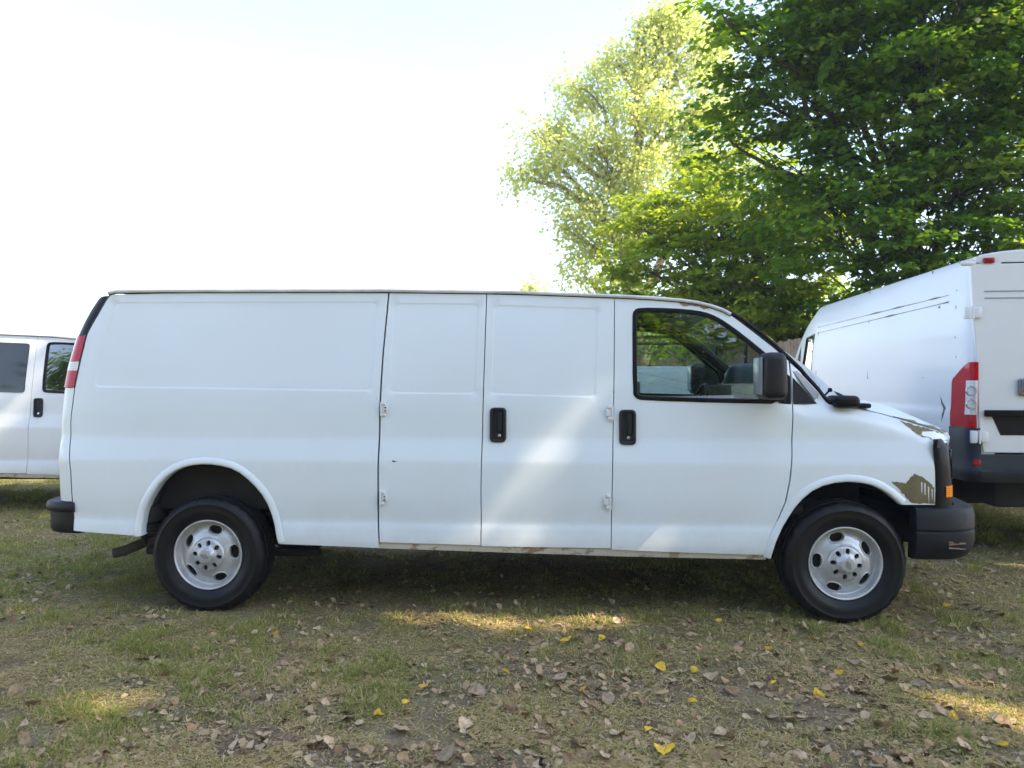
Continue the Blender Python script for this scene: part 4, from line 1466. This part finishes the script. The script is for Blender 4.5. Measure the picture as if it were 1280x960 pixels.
def limb(mb, a, b, r0, r1, rg, seg=6, wob=.12, k=6):
    a, b = Vector(a), Vector(b); L_ = (b - a).length
    pts = []
    for i in range(k + 1):
        t = i / k
        p = a.lerp(b, t)
        if 0 < i < k: p += Vector((rg.uniform(-1, 1), rg.uniform(-1, 1), rg.uniform(-.5, 1))) * wob * L_ * .35
        p.z += .10 * L_ * math.sin(math.pi * t) * .6
        pts.append(p)
    tube(mb, pts, [r0 + (r1 - r0) * (i / k) ** .8 for i in range(k + 1)], seg, cap=False)
    return pts

def leaves(cent, dirs, size, nrm_up, rg, asp=.72, fold=.25):
    """two folded halves per leaf as one bent quad"""
    n = len(cent)
    d = dirs / np.linalg.norm(dirs, axis=1)[:, None]
    up = rg.normal(0, 1, (n, 3)) * .55 + np.array([0, 0, 1.0]) * nrm_up
    w = np.cross(d, up); w /= np.linalg.norm(w, axis=1)[:, None] + 1e-9
    nn = np.cross(w, d)
    L_ = size * rg.uniform(.65, 1.25, n)[:, None]
    a = cent; c = cent + d * L_
    mid = cent + d * L_ * .45
    b = mid + w * L_ * asp * .5 + nn * L_ * fold * .3
    e = mid - w * L_ * asp * .5 + nn * L_ * fold * .3
    V = np.stack([a, b, c, e], 1).reshape(-1, 3)
    Fq = np.arange(n * 4).reshape(n, 4)
    return V, Fq

def carve_mask(C, rays):
    """gaps in the canopy: leaf positions within r of a line"""
    keep = np.ones(len(C), bool)
    s = np.array(SUN)
    for p, r in rays:
        q = C - np.array(p)
        t = q @ s
        d = np.linalg.norm(q - t[:, None] * s, axis=1)
        keep &= ~((d < r) & (t > 0))
    return keep

def make_tree(name, label, base, r_tr, lobes, leaf, dens, per, size, mat, bark, group, seed, sigma=.30, flat=.55, rays=(), up=1.0, lean=(0, 0), tint_b=0.0, limbs=True, shell=.45, var=.14, shrink=1.0, lk=1.0, spray=0):
    rg = random.Random(seed); ng = np.random.default_rng(seed)
    t = thing(name, label, 'tree', (base[0], base[1], 0), 0, group)
    o = Vector((base[0], base[1], 0))
    cs = [Vector(l[0]) for l in lobes]
    wsum = sum(l[1] for l in lobes)
    top = Vector((sum(c.x * l[1] for c, l in zip(cs, lobes)) / wsum, sum(c.y * l[1] for c, l in zip(cs, lobes)) / wsum, max(c.z for c in cs)))
    top = o.lerp(Vector((top.x, top.y, 0)), .5) + Vector((0, 0, top.z))
    mb = MB()
    K = 10; tp = []
    for i in range(K + 1):
        f = i / K
        p = o.lerp(top, f); p.z = top.z * f - .1
        p += Vector((rg.uniform(-1, 1), rg.uniform(-1, 1), 0)) * r_tr * (.6 if i else 0)
        tp.append(p - o)
    tube(mb, tp, [r_tr * (1.35 if i == 0 else 1) * (1 - .82 * i / K) for i in range(K + 1)], 12, cap=False)
    C, D, Tn = [], [], []
    for (c, r) in lobes:
        c = Vector(c); r *= shrink
        zf = max(.15, min(.9, (c.z - r * .9 - .5 * math.hypot(c.x - o.x, c.y - o.y)) / top.z))
        st = tp[int(zf * K)]
        rr = r_tr * (1 - .82 * zf) * .55
        lp = limb(mb, st, c - o, max(.025, rr) * lk, .02 * lk, rg)
        n = max(5, int(dens * r * r))
        u = ng.normal(0, 1, (n, 3)); u /= np.linalg.norm(u, axis=1)[:, None]
        rad = r * (shell + (1 - shell) * ng.random(n)) * (1 + .18 * ng.normal(0, 1, n))
        cc = np.array(c) + u * rad[:, None] * np.array([1, 1, .85])
        for k in range(n):
            q = Vector(cc[k]) - o
            if q.z < .5: continue
            if limbs and k % 2 == 0: limb(mb, lp[rg.randint(2, 6)], q, .018 * lk, .005, rg, 4, .10, 3)
            m = max(6, int(per * rg.uniform(.6, 1.4)))
            sg = sigma * rg.uniform(.75, 1.25)
            if spray:      # a leafy twig: leaves in two ranks along it, drooping at the tip
                h = np.array([u[k][0], u[k][1], 0]) + ng.normal(0, .45, 3); h[2] = ng.normal(.02, .16)
                h /= np.linalg.norm(h); sd = np.cross(h, [0, 0, 1.0]); sd /= np.linalg.norm(sd) + 1e-6
                L_ = spray * rg.uniform(.6, 1.3)
                s_ = L_ * (ng.random(m) ** .8 - .35)
                lat = ng.normal(0, .13, m) * L_
                off = h * s_[:, None] + sd * lat[:, None] + ng.normal(0, .035, (m, 3)) * L_
                off[:, 2] -= .22 * np.maximum(s_, 0) ** 2 / L_
                C.append(np.array(q) + off)
                D.append(h * .7 + sd * (np.sign(lat) * .7)[:, None] + ng.normal(0, .28, (m, 3)) + np.array([0, 0, -.35]))
                Tn.append(np.clip(.5 + ng.normal(0, var) + ng.normal(0, .12, m) + tint_b, 0, 1))
                continue
            off = ng.normal(0, 1, (m, 3)) * np.array([sg, sg, sg * flat])
            droop = -.25 * (off[:, 0] ** 2 + off[:, 1] ** 2) / max(sg, .01)
            off[:, 2] += droop
            P = np.array(q) + off
            C.append(P)
            outd = np.array([u[k][0], u[k][1], u[k][2] * .4])
            D.append(off * 1.2 / sg + outd * .8 + ng.normal(0, .6, (m, 3)) + np.array([0, 0, -.45]))
            Tn.append(np.clip(.5 + ng.normal(0, var) + ng.normal(0, .13, m) + tint_b, 0, 1))
    C = np.concatenate(C); D = np.concatenate(D); Tn = np.concatenate(Tn)
    if rays:
        G_ = C + np.array(o)
        k_ = carve_mask(G_, rays)
        k_ &= ~((G_[:, 1] > .2) & (np.abs(G_[:, 0]) < .69 * G_[:, 1] + .8) & (G_[:, 2] < CAMH + .516 * G_[:, 1] + .8))   # leaves inside the camera's view dropped, so the shading crowns stay unseen
        C, D, Tn = C[k_], D[k_], Tn[k_]
    V, Fq = leaves(C, D, size, up, ng)
    mb.build('trunk', bark, t)
    cr = fast_mesh('crown', V, Fq, mat, t, attr={'tint': np.repeat(Tn, 4)})
    return t, len(Fq)

def px_lobes(lst, rg):
    out = []
    for px, py, pr, Y in lst:
        out.append((tuple(at(px, py, Y)), pr / FPX * Y))
    return out

# spots of sun on the ground and the van: gaps through the canopy
RAYS = []
for px, py, r in ((600, 780, .20), (545, 776, .15), (650, 783, .16), (745, 776, .15), (1105, 846, .18), (1140, 856, .18), (1195, 892, .18), (1225, 902, .16), (1170, 880, .10), (130, 880, .12), (15, 690, .12), (80, 645, .12), (1240, 700, .10), (95, 705, .10), (40, 760, .06), (185, 795, .05), (300, 868, .05), (20, 840, .05)):
    RAYS.append((tuple(onground(px, py)), r + .10))
for px, py, r in ((742, 436, .045), (728, 452, .05), (708, 470, .05), (690, 500, .05), (676, 525, .045), (664, 550, .045), (650, 580, .04), (640, 610, .035), (735, 500, .03), (720, 540, .03), (545, 676, .03)):
    q = A([(px, py)])[0]
    RAYS.append((tuple(VANF.M @ Vector((q[0], -Hs(*q), q[1]))), r + .072))
_pv = PVAN.matrix_basis
for x, z, r in ((.1, .75, .12), (.35, .9, .10), (-.1, 1.0, .08)):
    RAYS.append((tuple(_pv @ Vector((x, -.97, z))), r))

rg0 = random.Random(1)
nleaf = 0
big = [(905, 22, 26, 12.6), (960, 55, 55, 13.2), (935, 110, 45, 13.5), (1010, 125, 70, 13.5), (1025, 20, 65, 12.5), (1085, 75, 85, 13.0), (1180, 50, 95, 12.2), (1275, 90, 95, 12.4), (1110, 200, 90, 13.2), (1225, 215, 95, 12.6),
       (1050, 285, 75, 13.0), (1150, 305, 75, 12.4), (1260, 325, 80, 12.0), (1345, 200, 110, 12.5), (1345, 20, 110, 12.2), (1120, -50, 110, 12.8), (1000, -60, 70, 13.0), (1240, -60, 120, 12.6), (905, 170, 28, 13.8), (1000, 215, 55, 14.0), (1340, 330, 80, 12.5),
       (1090, 365, 50, 12.8), (1180, 380, 60, 12.6), (1270, 400, 60, 12.6)]
t1, n = make_tree('maple_tree', "big dark green broadleaf tree rising above the tall panel van", (7.6, 14.2), .30, px_lobes(big, rg0), None, 54, 54, .135, LEAF_DARK, BARK, None, 21, shell=.62, var=.2, spray=1.0, up=1.5)
nleaf += n
mid = [(785, 362, 24, 17.6), (825, 366, 28, 17.6), (865, 368, 30, 17.2), (905, 335, 40, 17), (840, 290, 36, 17.2), (880, 392, 30, 16.6), (950, 300, 46, 16.8), (940, 372, 34, 16.2), (800, 285, 32, 17), (822, 262, 34, 17), (860, 235, 42, 17.4), (785, 330, 26, 16.6), (842, 320, 52, 16.6), (905, 210, 45, 17.5), (900, 290, 60, 16.2), (955, 255, 60, 16.4), (960, 345, 58, 15.6), (900, 365, 42, 16), (1010, 330, 60, 15.4), (1030, 385, 40, 15.2), (975, 400, 34, 15.2), (930, 400, 30, 15.6), (1000, 260, 60, 16.5)]
t2, n = make_tree('hackberry_tree', "bushy mid green tree at the left foot of the big dark tree", (6.0, 17.3), .20, px_lobes(mid, rg0), None, 48, 50, .135, LEAF_MID, BARK, None, 22, shell=.6, var=.18, spray=.95, up=1.3)
nleaf += n
pop = [(826, 10, 22, 26), (845, 22, 30, 26.3), (812, 30, 26, 26), (775, 232, 34, 25.6), (875, 30, 26, 26.6), (664, 165, 26, 26), (650, 210, 24, 26), (690, 205, 38, 26), (712, 165, 34, 26.5), (735, 115, 42, 26.5), (770, 75, 34, 26.8), (805, 65, 42, 26), (832, 30, 34, 26), (860, 75, 46, 26.4), (800, 130, 52, 25.5), (850, 140, 54, 26.5), (895, 130, 42, 27), (745, 180, 46, 25.5), (800, 200, 55, 25.5), (870, 200, 52, 26.5),
       (720, 250, 38, 26), (760, 270, 40, 25.5), (735, 310, 32, 26), (730, 345, 28, 26), (820, 265, 46, 26), (705, 285, 20, 26), (900, 250, 40, 27), (770, 345, 25, 26), (890, 50, 30, 27)]
t3, n = make_tree('cottonwood_tree', "tall sunlit pale green tree against the sky, beyond the cargo van's roof", (4.5, 26.6), .34, px_lobes(pop, rg0), None, 13, 110, .145, LEAF_POP, BARKP, None, 23, .27, .9, up=.2, shell=.35, shrink=.88, lk=1.8)
nleaf += n
sm = [(660, 358, 8, 42), (668, 352, 7, 42), (650, 362, 8, 42), (676, 364, 9, 42), (640, 370, 9, 42), (690, 372, 10, 42)]
t4, n = make_tree('young_tree', "small faint tree top peeping over the middle of the cargo van's roof", (1.0, 42.0), .10, px_lobes(sm, rg0), None, 30, 22, .20, LEAF_POP, BARKP, None, 24, .30, .8, up=.3)
nleaf += n
# low tree line carrying on along the fence behind the big trees (closes the gaps under the crowns)
hed = [(800, 375, 24, 24), (850, 378, 26, 22), (890, 380, 30, 20), (960, 398, 30, 17.5), (1000, 402, 30, 16.5), (1040, 398, 34, 15.8), (990, 372, 30, 17.5), (925, 388, 28, 18.5), (1080, 385, 36, 15.2), (775, 425, 22, 30), (800, 432, 22, 29), (830, 432, 24, 27), (860, 436, 26, 25), (885, 440, 26, 23), (770, 452, 20, 28), (760, 395, 22, 24), (800, 400, 26, 22), (850, 405, 32, 20), (905, 420, 34, 18), (960, 430, 40, 16.5), (1010, 430, 44, 15.6), (1070, 430, 50, 15), (1140, 420, 60, 14.6), (1220, 420, 60, 14.4)]
t5, n = make_tree('understory_tree', "low dark bushy growth along the top of the wooden fence", (5.6, 16.0), .09, px_lobes(hed, rg0), None, 45, 50, .14, LEAF_DARK, BARK, None, 25, .30, .6, shell=.2)
nleaf += n
# trees standing just outside the frame on the right: they keep the lot in broken shade
shade = [
    ('shade_tree', "spreading tree right of the panel van, its crown shading the lot", (15.2, 4.6), .45,
     [((5.2, 5.4, 9.2), 2.2), ((8.0, 4.8, 8.6), 2.4), ((9.2, 6.8, 10.8), 2.6), ((6.3, 6.4, 11.2), 2.3), ((11.5, 5.0, 10.4), 2.6), ((8.8, 4.2, 12.8), 2.6), ((12.2, 6.6, 13.4), 2.5), ((3.4, 6.6, 9.6), 1.7), ((6.6, 4.0, 13.6), 2.2), ((10.8, 4.6, 15.6), 2.4), ((13.6, 4.2, 16.2), 2.5), ((8.2, 6.2, 15.4), 2.3), ((14.6, 5.4, 12.2), 2.4)]),
    ('shade_tree', "wide crowned tree nearer the camera on the right, shading the grass", (14.4, -1.0), .42,
     [((5.4, 1.6, 6.6), 1.9), ((7.0, 2.6, 7.6), 2.0), ((7.6, .6, 8.4), 2.2), ((6.0, .4, 9.0), 2.0), ((9.6, 1.6, 9.8), 2.4), ((7.6, 2.4, 10.6), 2.1), ((10.4, -.4, 12.2), 2.4), ((9.2, 2.6, 13.0), 2.4), ((12.0, 1.8, 13.8), 2.4), ((4.2, 2.9, 5.9), 1.2), ((3.9, 2.9, 9.2), 1.7), ((4.6, 2.8, 7.4), 1.5), ((6.2, 3.2, 9.6), 1.8), ((12.4, .2, 16.0), 2.3), ((10.6, 2.8, 15.6), 2.2)]),
]
_q = A([(815, 668)])[0]
_w = VANF.M @ Vector((_q[0], -Hs(*_q), _q[1]))
shade[1][4].extend([(tuple(_w + SUN * 11.0), 1.3), (tuple(_w + SUN * 8.5 + Vector((.4, 0, .1))), 1.4), (tuple(_w + SUN * 6.0 + Vector((.2, 0, 0))), 1.2)])  # extra leaf masses on the sun line, added to shade the front door
for i, (nm, lb, b, r_, lob) in enumerate(shade):
    lob = [((c[0] + 9 * SUN.x, c[1] + 9 * SUN.y, c[2] + 9 * SUN.z), r) for c, r in lob]
    t_, n = make_tree(nm, lb, b, r_, lob, None, 9, 95, .22, LEAF_DARK, BARK, None, 31 + i, .55, .6, shell=.3, rays=RAYS, limbs=False)
    nleaf += n
# the row of trees behind the camera: it shuts out the low sky there and is mirrored in glass and paint
for i, (b, z, lb) in enumerate((((-13.5, -9.5), 5.2, "end tree of the row behind the camera, farthest from the panel van"), ((-7.5, -11.0), 5.8, "second tree of the row behind the camera, counted from the passenger van's side"),
                                ((-1.5, -10.2), 5.4, "middle tree of the row behind the camera"), ((4.5, -11.5), 6.0, "tree of the row behind the camera, facing the front wheel of the cargo van"), ((10.5, -10.0), 5.6, "end tree of the row behind the camera, on the panel van's side"))):
    rr_ = random.Random(50 + i)
    lob = [((b[0] + rr_.uniform(-3.2, 3.2), b[1] + rr_.uniform(-1.6, 1.6), z + rr_.uniform(-3.2, 4.2)), rr_.uniform(1.3, 2.0)) for _ in range(13)]
    t_, n = make_tree('lot_tree', lb, b, .28, lob, None, 8, 80, .26, LEAF_DARK, BARK, None, 41 + i, .6, .6, limbs=False)
    nleaf += n
print("tree leaves", nleaf)
# ------------------------------------------------------------------ grass, straw
GRASSM = leafmat("grass_blade", (.150, .215, .042), (.34, .315, .105), (.62, .48, .28), .38)
def in_view(x, y, m=.35):
    return (np.abs(x) < .70 * y + m) & (y > 2.55)
def under_tyre(x, y):
    bad = np.zeros(len(x), bool)
    for o, cx, cy in ((VAN, -1.97, -.835), (VAN, 1.97, -.832), (VAN, -1.97, .835), (VAN, 1.97, .832)):
        p = o.matrix_basis @ Vector((cx, cy, 0))
        bad |= (np.abs(x - p.x) < .20) & (np.abs(y - p.y) < .11)
    return bad
ng = np.random.default_rng(99)
N0 = 900000
yy = 2.55 + (ng.random(N0) ** 1.55) * 10.5
xx = (ng.random(N0) * 2 - 1) * (.70 * yy + .35)
gr_ = green_at(xx, yy)
tuft = vnoise(xx + 5, yy, 6.5) * .6 + vnoise(xx, yy + 9, 14) * .4
prob = (.14 + .86 * gr_) * np.clip((tuft - .30) / .36, .04, 1) 
under = (np.abs((xx - .096) * math.cos(R(3.35)) - (yy - 5.528) * math.sin(R(3.35))) < 2.8) & (np.abs(yy - 5.5 + .0585 * xx) < .75)
prob = np.where(under, prob * .45, prob)
k = (ng.random(N0) < prob) & ~under_tyre(xx, yy)
xx, yy, gr_, tuft = xx[k], yy[k], gr_[k], tuft[k]
n = len(xx)
zz = height_at(xx, yy) - .004
Lb = (.015 + .042 * ng.random(n) ** 1.6) * (.55 + .9 * np.clip((tuft - .35) / .4, 0, 1) * (.4 + gr_)) 
dry = ng.random(n) < (.64 - .42 * gr_)
lie = np.where(dry, ng.uniform(.75, 1.45, n), ng.uniform(.15, 1.0, n))
az = ng.uniform(0, 2 * math.pi, n)
d = np.stack([np.cos(az) * np.sin(lie), np.sin(az) * np.sin(lie), np.cos(lie)], 1)
d2 = np.stack([np.cos(az) * np.sin(lie + .5), np.sin(az) * np.sin(lie + .5), np.maximum(.03, np.cos(lie + .5))], 1)
Lb = np.where(dry, Lb * 1.25, Lb)
w = np.stack([-np.sin(az), np.cos(az), np.zeros(n)], 1) * (.0011 + .0012 * ng.random(n))[:, None] * (1 + .12 * (yy - 2.5))[:, None]
b = np.stack([xx, yy, zz], 1)
mid_ = b + d * (Lb * .55)[:, None]
tip = mid_ + d2 * (Lb * .5)[:, None]
V = np.stack([b - w, b + w, mid_ + w * .8, mid_ - w * .8, tip], 1).reshape(-1, 3)
i0 = np.arange(n)[:, None] * 5
F3 = np.concatenate([i0 + np.array([[0, 1, 2]]), i0 + np.array([[0, 2, 3]]), i0 + np.array([[3, 2, 4]])])
tint = np.where(dry, ng.uniform(.62, 1.0, n), np.clip(ng.normal(.22, .16, n), 0, .6))
# matted dry straw lying flat between the tufts
Ns = 420000
ys = 2.55 + (ng.random(Ns) ** 1.7) * 9.0
xs_ = (ng.random(Ns) * 2 - 1) * (.70 * ys + .35)
ks = (ng.random(Ns) < .05 + .95 * np.clip((vnoise(xs_ + 40, ys, 2.2) * .5 + vnoise(xs_, ys + 60, 9) * .5 - .38) / .22, 0, 1)) & ~under_tyre(xs_, ys)
xs_, ys = xs_[ks], ys[ks]; m_ = len(xs_)
a_ = ng.uniform(0, 2 * math.pi, m_)
Ls = .012 + .045 * ng.random(m_) ** 1.8
dz_ = ng.normal(0, .16, m_)
ds_ = np.stack([np.cos(a_), np.sin(a_), dz_], 1)
bend = np.stack([-np.sin(a_), np.cos(a_), np.zeros(m_)], 1)
ws_ = bend * (.0009 + .0014 * ng.random(m_) ** 2)[:, None] * (1 + .12 * (ys - 2.5))[:, None]
bs_ = np.stack([xs_, ys, height_at(xs_, ys) + .003 + .012 * ng.random(m_)], 1)
ms_ = bs_ + ds_ * (Ls * .5)[:, None] + bend * (Ls * ng.normal(0, .10, m_))[:, None]
ts_ = bs_ + ds_ * np.stack([Ls, Ls, -Ls * .3], 1)
Vs = np.stack([bs_ - ws_, bs_ + ws_, ms_ + ws_, ms_ - ws_, ts_], 1).reshape(-1, 3)
i1 = np.arange(m_)[:, None] * 5 + len(V)
V = np.concatenate([V, Vs])
F3 = np.concatenate([F3, i1 + np.array([[0, 1, 2]]), i1 + np.array([[0, 2, 3]]), i1 + np.array([[3, 2, 4]])])
tint = np.concatenate([tint, np.where(ng.random(m_) < .15, ng.uniform(.2, .5, m_), ng.uniform(.55, 1.0, m_))])
g = fast_mesh('grass', V, F3, GRASSM, attr={'tint': np.repeat(tint, 5)})
tag(g, "short patchy grass and dry straw covering the lot", None, None, 'stuff')
print("grass blades", n)

# ------------------------------------------------------------------ fallen leaves
def leaf_mesh(name, mat, seed, pointy=1.0):
    rg = random.Random(seed)
    out = [(0, -.5), (.18, -.47), (.38, -.34), (.47, -.14), (.40, .08), (.24, .28), (.08, .45), (0, .58 * pointy), (-.08, .45), (-.24, .28), (-.40, .08), (-.47, -.14), (-.38, -.34), (-.18, -.47)]
    out = [(x * rg.uniform(.78, 1.12), y * rg.uniform(.85, 1.1)) for x, y in out]
    if rg.random() < .5: out = [(x * (.55 if x > 0 else 1), y) for x, y in out]      # torn half
    cu, cv = rg.uniform(.25, .75), rg.uniform(-.5, .5)
    zf = lambda x, y: cu * x * x + cv * y * y * .6 + .10 * math.sin(5 * x + seed) * abs(y) + rg.uniform(-.05, .05)
    mb = MB()
    rings = [1.0, .6, .25]
    V = []
    for s in rings:
        V += [(x * s, y * s, zf(x * s, y * s)) for x, y in out]
    V.append((0, 0, 0)); n_ = len(out); Fc = []
    for k_ in range(2):
        for i in range(n_):
            Fc.append([k_ * n_ + i, k_ * n_ + (i + 1) % n_, (k_ + 1) * n_ + (i + 1) % n_, (k_ + 1) * n_ + i])
    for i in range(n_): Fc.append([2 * n_ + i, 2 * n_ + (i + 1) % n_, 3 * n_])
    mb.add(V, Fc)
    tube(mb, [(0, -.48, zf(0, -.48)), (.02, -.75, .04), (.06, -.95, .10)], .014, 4)
    o = mb.build(name, mat)
    me = o.data
    bpy.data.objects.remove(o)
    return me
def dryleaf(name, c0, c1):
    m = bpy.data.materials.new(name)
    nt, N, L, bs = nodes(m)
    n1 = noise(nt, 2.5, 5, .6)
    r_ = ramp(nt, [(.3, c0), (.7, c1)])
    oi = nt.nodes.new("ShaderNodeObjectInfo")
    L.new(n1.outputs[0], r_.inputs[0])
    hs = nt.nodes.new("ShaderNodeHueSaturation")
    mr = nt.nodes.new("ShaderNodeMapRange"); mr.inputs[3].default_value = .65; mr.inputs[4].default_value = 1.25
    L.new(oi.outputs["Random"], mr.inputs[0]); L.new(mr.outputs[0], hs.inputs["Value"])
    L.new(r_.outputs[0], hs.inputs["Color"]); L.new(hs.outputs[0], bs.inputs["Base Color"])
    bs.inputs["Roughness"].default_value = .9
    bs.inputs["Specular IOR Level"].default_value = .12
    return m
DRY = dryleaf("dry_leaf", (.28, .195, .115), (.48, .365, .235))
TAN = dryleaf("tan_leaf", (.26, .16, .08), (.42, .28, .16))
YEL = dryleaf("yellow_leaf", (.48, .29, .025), (.64, .44, .06))
M_DRY = [leaf_mesh('fallen_leaf', DRY, s) for s in range(5)] + [leaf_mesh('fallen_leaf', TAN, s) for s in (11, 12)]
M_YEL = [leaf_mesh('yellow_leaf', YEL, s) for s in (21, 22, 23)]
rl_ = random.Random(5)
def put_leaf(me, px, py, size, label, group, flat=.35):
    p = onground(px, py)
    o = bpy.data.objects.new(me.name.split('.')[0], me)
    h = float(height_at(np.array([p.x]), np.array([p.y]))[0])
    o.location = (p.x, p.y, h + .010 + .12 * size)
    o.scale = (size, size, size * rl_.uniform(.6, 1.3))
    o.rotation_euler = (rl_.gauss(0, flat), rl_.gauss(0, flat), rl_.uniform(0, 6.28))
    COL.objects.link(o)
    return tag(o, label, 'leaf', group)
LD, GD = "dry fallen leaf lying in the short grass of the lot", "dry leaves fallen on the grass"
LY, GY_ = "yellow fallen leaf lying in the short grass of the lot", "yellow leaves fallen on the grass"
put_leaf(M_YEL[0], 710, 803, .105, "largest yellow leaf, tilted up on the grass in front of the van's middle", GY_, .25)
put_leaf(M_YEL[1], 830, 944, .085, "bright yellow leaf lowest in the picture, near its bottom edge", GY_, .2)
put_leaf(M_DRY[0], 556, 950, .10, "big pale curled leaf at the bottom edge of the grass", GD, .2)
for px, py in ((341, 796), (532, 862), (506, 879), (475, 893), (630, 845), (659, 896), (659, 789), (733, 866), (752, 800), (870, 842), (866, 883), (828, 841), (962, 817), (963, 858), (1014, 804), (1077, 811), (1182, 760), (1023, 873), (1190, 898), (1242, 857), (898, 780), (507, 891), (812, 918), (1048, 842), (1255, 932)):
    put_leaf(rl_.choice(M_YEL), px + rl_.uniform(-3, 3), py + rl_.uniform(-2, 2), rl_.uniform(.040, .066), LY, GY_, .35)
traced = ((35, 886), (30, 930), (15, 870), (110, 838), (155, 905), (160, 943), (180, 825), (375, 812), (400, 787), (430, 905), (435, 900), (500, 915), (505, 957), (585, 910), (640, 892), (700, 850), (715, 846), (730, 845), (765, 845), (790, 818), (800, 885), (805, 800), (760, 880), (745, 885), (770, 925), (735, 920), (720, 938), (715, 955), (735, 955),
          (868, 905), (915, 872), (950, 865), (965, 903), (985, 905), (1065, 835), (1140, 797), (1120, 802), (1150, 860), (1110, 855), (1135, 865), (1200, 850), (1205, 888), (1225, 905), (1185, 895), (1240, 900), (1255, 905), (1160, 905), (1100, 912), (1250, 770), (1215, 720), (1240, 715), (1235, 820), (1265, 815), (1170, 840), (1210, 940), (1000, 945),
          (930, 812), (1010, 790), (1035, 820), (1045, 800), (885, 850), (790, 795), (850, 800), (600, 870), (560, 870), (340, 850), (300, 945), (240, 915), (95, 945), (265, 895))
for px, py in traced:
    put_leaf(rl_.choice(M_DRY), px + rl_.uniform(-4, 4), py + rl_.uniform(-3, 3), rl_.uniform(.045, .085), LD, GD, .45)
for _ in range(185):
    px = rl_.uniform(-20, 1300) if rl_.random() < .35 else rl_.gauss(860, 260); py = 700 + 255 * rl_.random() ** .8
    if abs(px - 262) < 85 and py < 775 or abs(px - 1052) < 88 and py < 782: continue
    put_leaf(rl_.choice(M_DRY), px, py, rl_.uniform(.024, .062), LD, GD, .5)
# small broken leaves and crumbs: too many to count
Nc = 26000
yc = 2.6 + ng.random(Nc) ** 1.4 * 7; xc = (ng.random(Nc) * 2 - 1) * (.7 * yc + .3)
okc = (vnoise(xc, yc, 2.2) * .7 + vnoise(xc, yc, 8) * .3 + .06 * np.clip(xc, -2, 2) > .40) & ~under_tyre(xc, yc)
xc, yc = xc[okc], yc[okc]; n = len(xc)
sz = .003 + .024 * ng.random(n) ** 2.6
ang = ng.uniform(0, 6.28, n); tx, ty = ng.normal(0, .35, n), ng.normal(0, .35, n); curl = ng.uniform(-.6, .9, n)
zc = height_at(xc, yc) + .008
ring = np.array([(-1.15, -.1), (-.6, -.75), (.35, -.8), (1.2, .05), (.5, .7), (-.5, .75)])
Vc = []
for q in ring:
    u, w_ = q[0] * ng.uniform(.6, 1.25, n), q[1] * ng.uniform(.5, 1.25, n)
    X = xc + sz * (u * np.cos(ang) - w_ * np.sin(ang)); Y = yc + sz * (u * np.sin(ang) + w_ * np.cos(ang))
    Vc.append(np.stack([X, Y, zc + sz * (u * tx + w_ * ty + curl * w_ * w_)], 1))
Vc = np.stack(Vc, 1).reshape(-1, 3)
i0 = np.arange(n)[:, None] * 6
Fc_ = np.concatenate([i0 + np.array([[0, 1, 2, 3]]), i0 + np.array([[0, 3, 4, 5]])])
Np = 26000
yp = 2.6 + ng.random(Np) ** 1.5 * 6; xp = (ng.random(Np) * 2 - 1) * (.7 * yp + .3)
okp = (vnoise(xp + 40, yp, 2.2) * .5 + vnoise(xp, yp + 60, 9) * .5 < .46) & ~under_tyre(xp, yp)
xp, yp = xp[okp], yp[okp]; np_ = len(xp)
sp_ = .0025 + .007 * ng.random(np_) ** 2.5
zp = height_at(xp, yp)
octa = np.array([(1, 0, .2), (0, 1, .2), (-1, 0, .2), (0, -1, .2), (0, 0, .9), (0, 0, -.4)])
Vp = np.stack([np.stack([xp, yp, zp], 1) + sp_[:, None] * o_ * ng.uniform(.6, 1.3, (np_, 3)) for o_ in octa], 1).reshape(-1, 3)
ip = np.arange(np_)[:, None] * 6
Fp = np.concatenate([ip + np.array([[a_, b_, 4, 4]]) for a_, b_ in ((0, 1), (1, 2), (2, 3), (3, 0))])
PEB = leafmat("soil_crumbs", (.09, .065, .04), (.24, .19, .125), (.42, .37, .30), .02)
pb = fast_mesh('gravel', Vp, Fp[:, :3], PEB, attr={'tint': np.repeat(ng.random(np_), 6)})
tag(pb, "small stones and clods in the bare soil", None, None, 'stuff')
LITTERM = leafmat("leaf_crumbs", (.14, .09, .048), (.32, .22, .125), (.48, .36, .23), .05)
lt = fast_mesh('leaf_litter', Vc, Fc_, LITTERM, attr={'tint': np.repeat(ng.random(n), 6)})
tag(lt, "crumbs of broken leaf scattered over the soil", None, None, 'stuff')

# ------------------------------------------------------------------ thin haze volume, added to soften contrast and lift the darks
hz = MB()
rbox(hz, (0, 550, 13.0), (1830, 1930, 28.0), 0)
HAZE = bpy.data.materials.new("softening_haze"); HAZE.use_nodes = True
ht = HAZE.node_tree
for n_ in list(ht.nodes): ht.nodes.remove(n_)
ho = ht.nodes.new("ShaderNodeOutputMaterial"); hv = ht.nodes.new("ShaderNodeVolumePrincipled")
hv.inputs["Color"].default_value = (.88, .93, 1.0, 1); hv.inputs["Density"].default_value = .0014
ht.links.new(hv.outputs[0], ho.inputs["Volume"])
tag(hz.build('haze', HAZE), None, None, None, 'stuff')
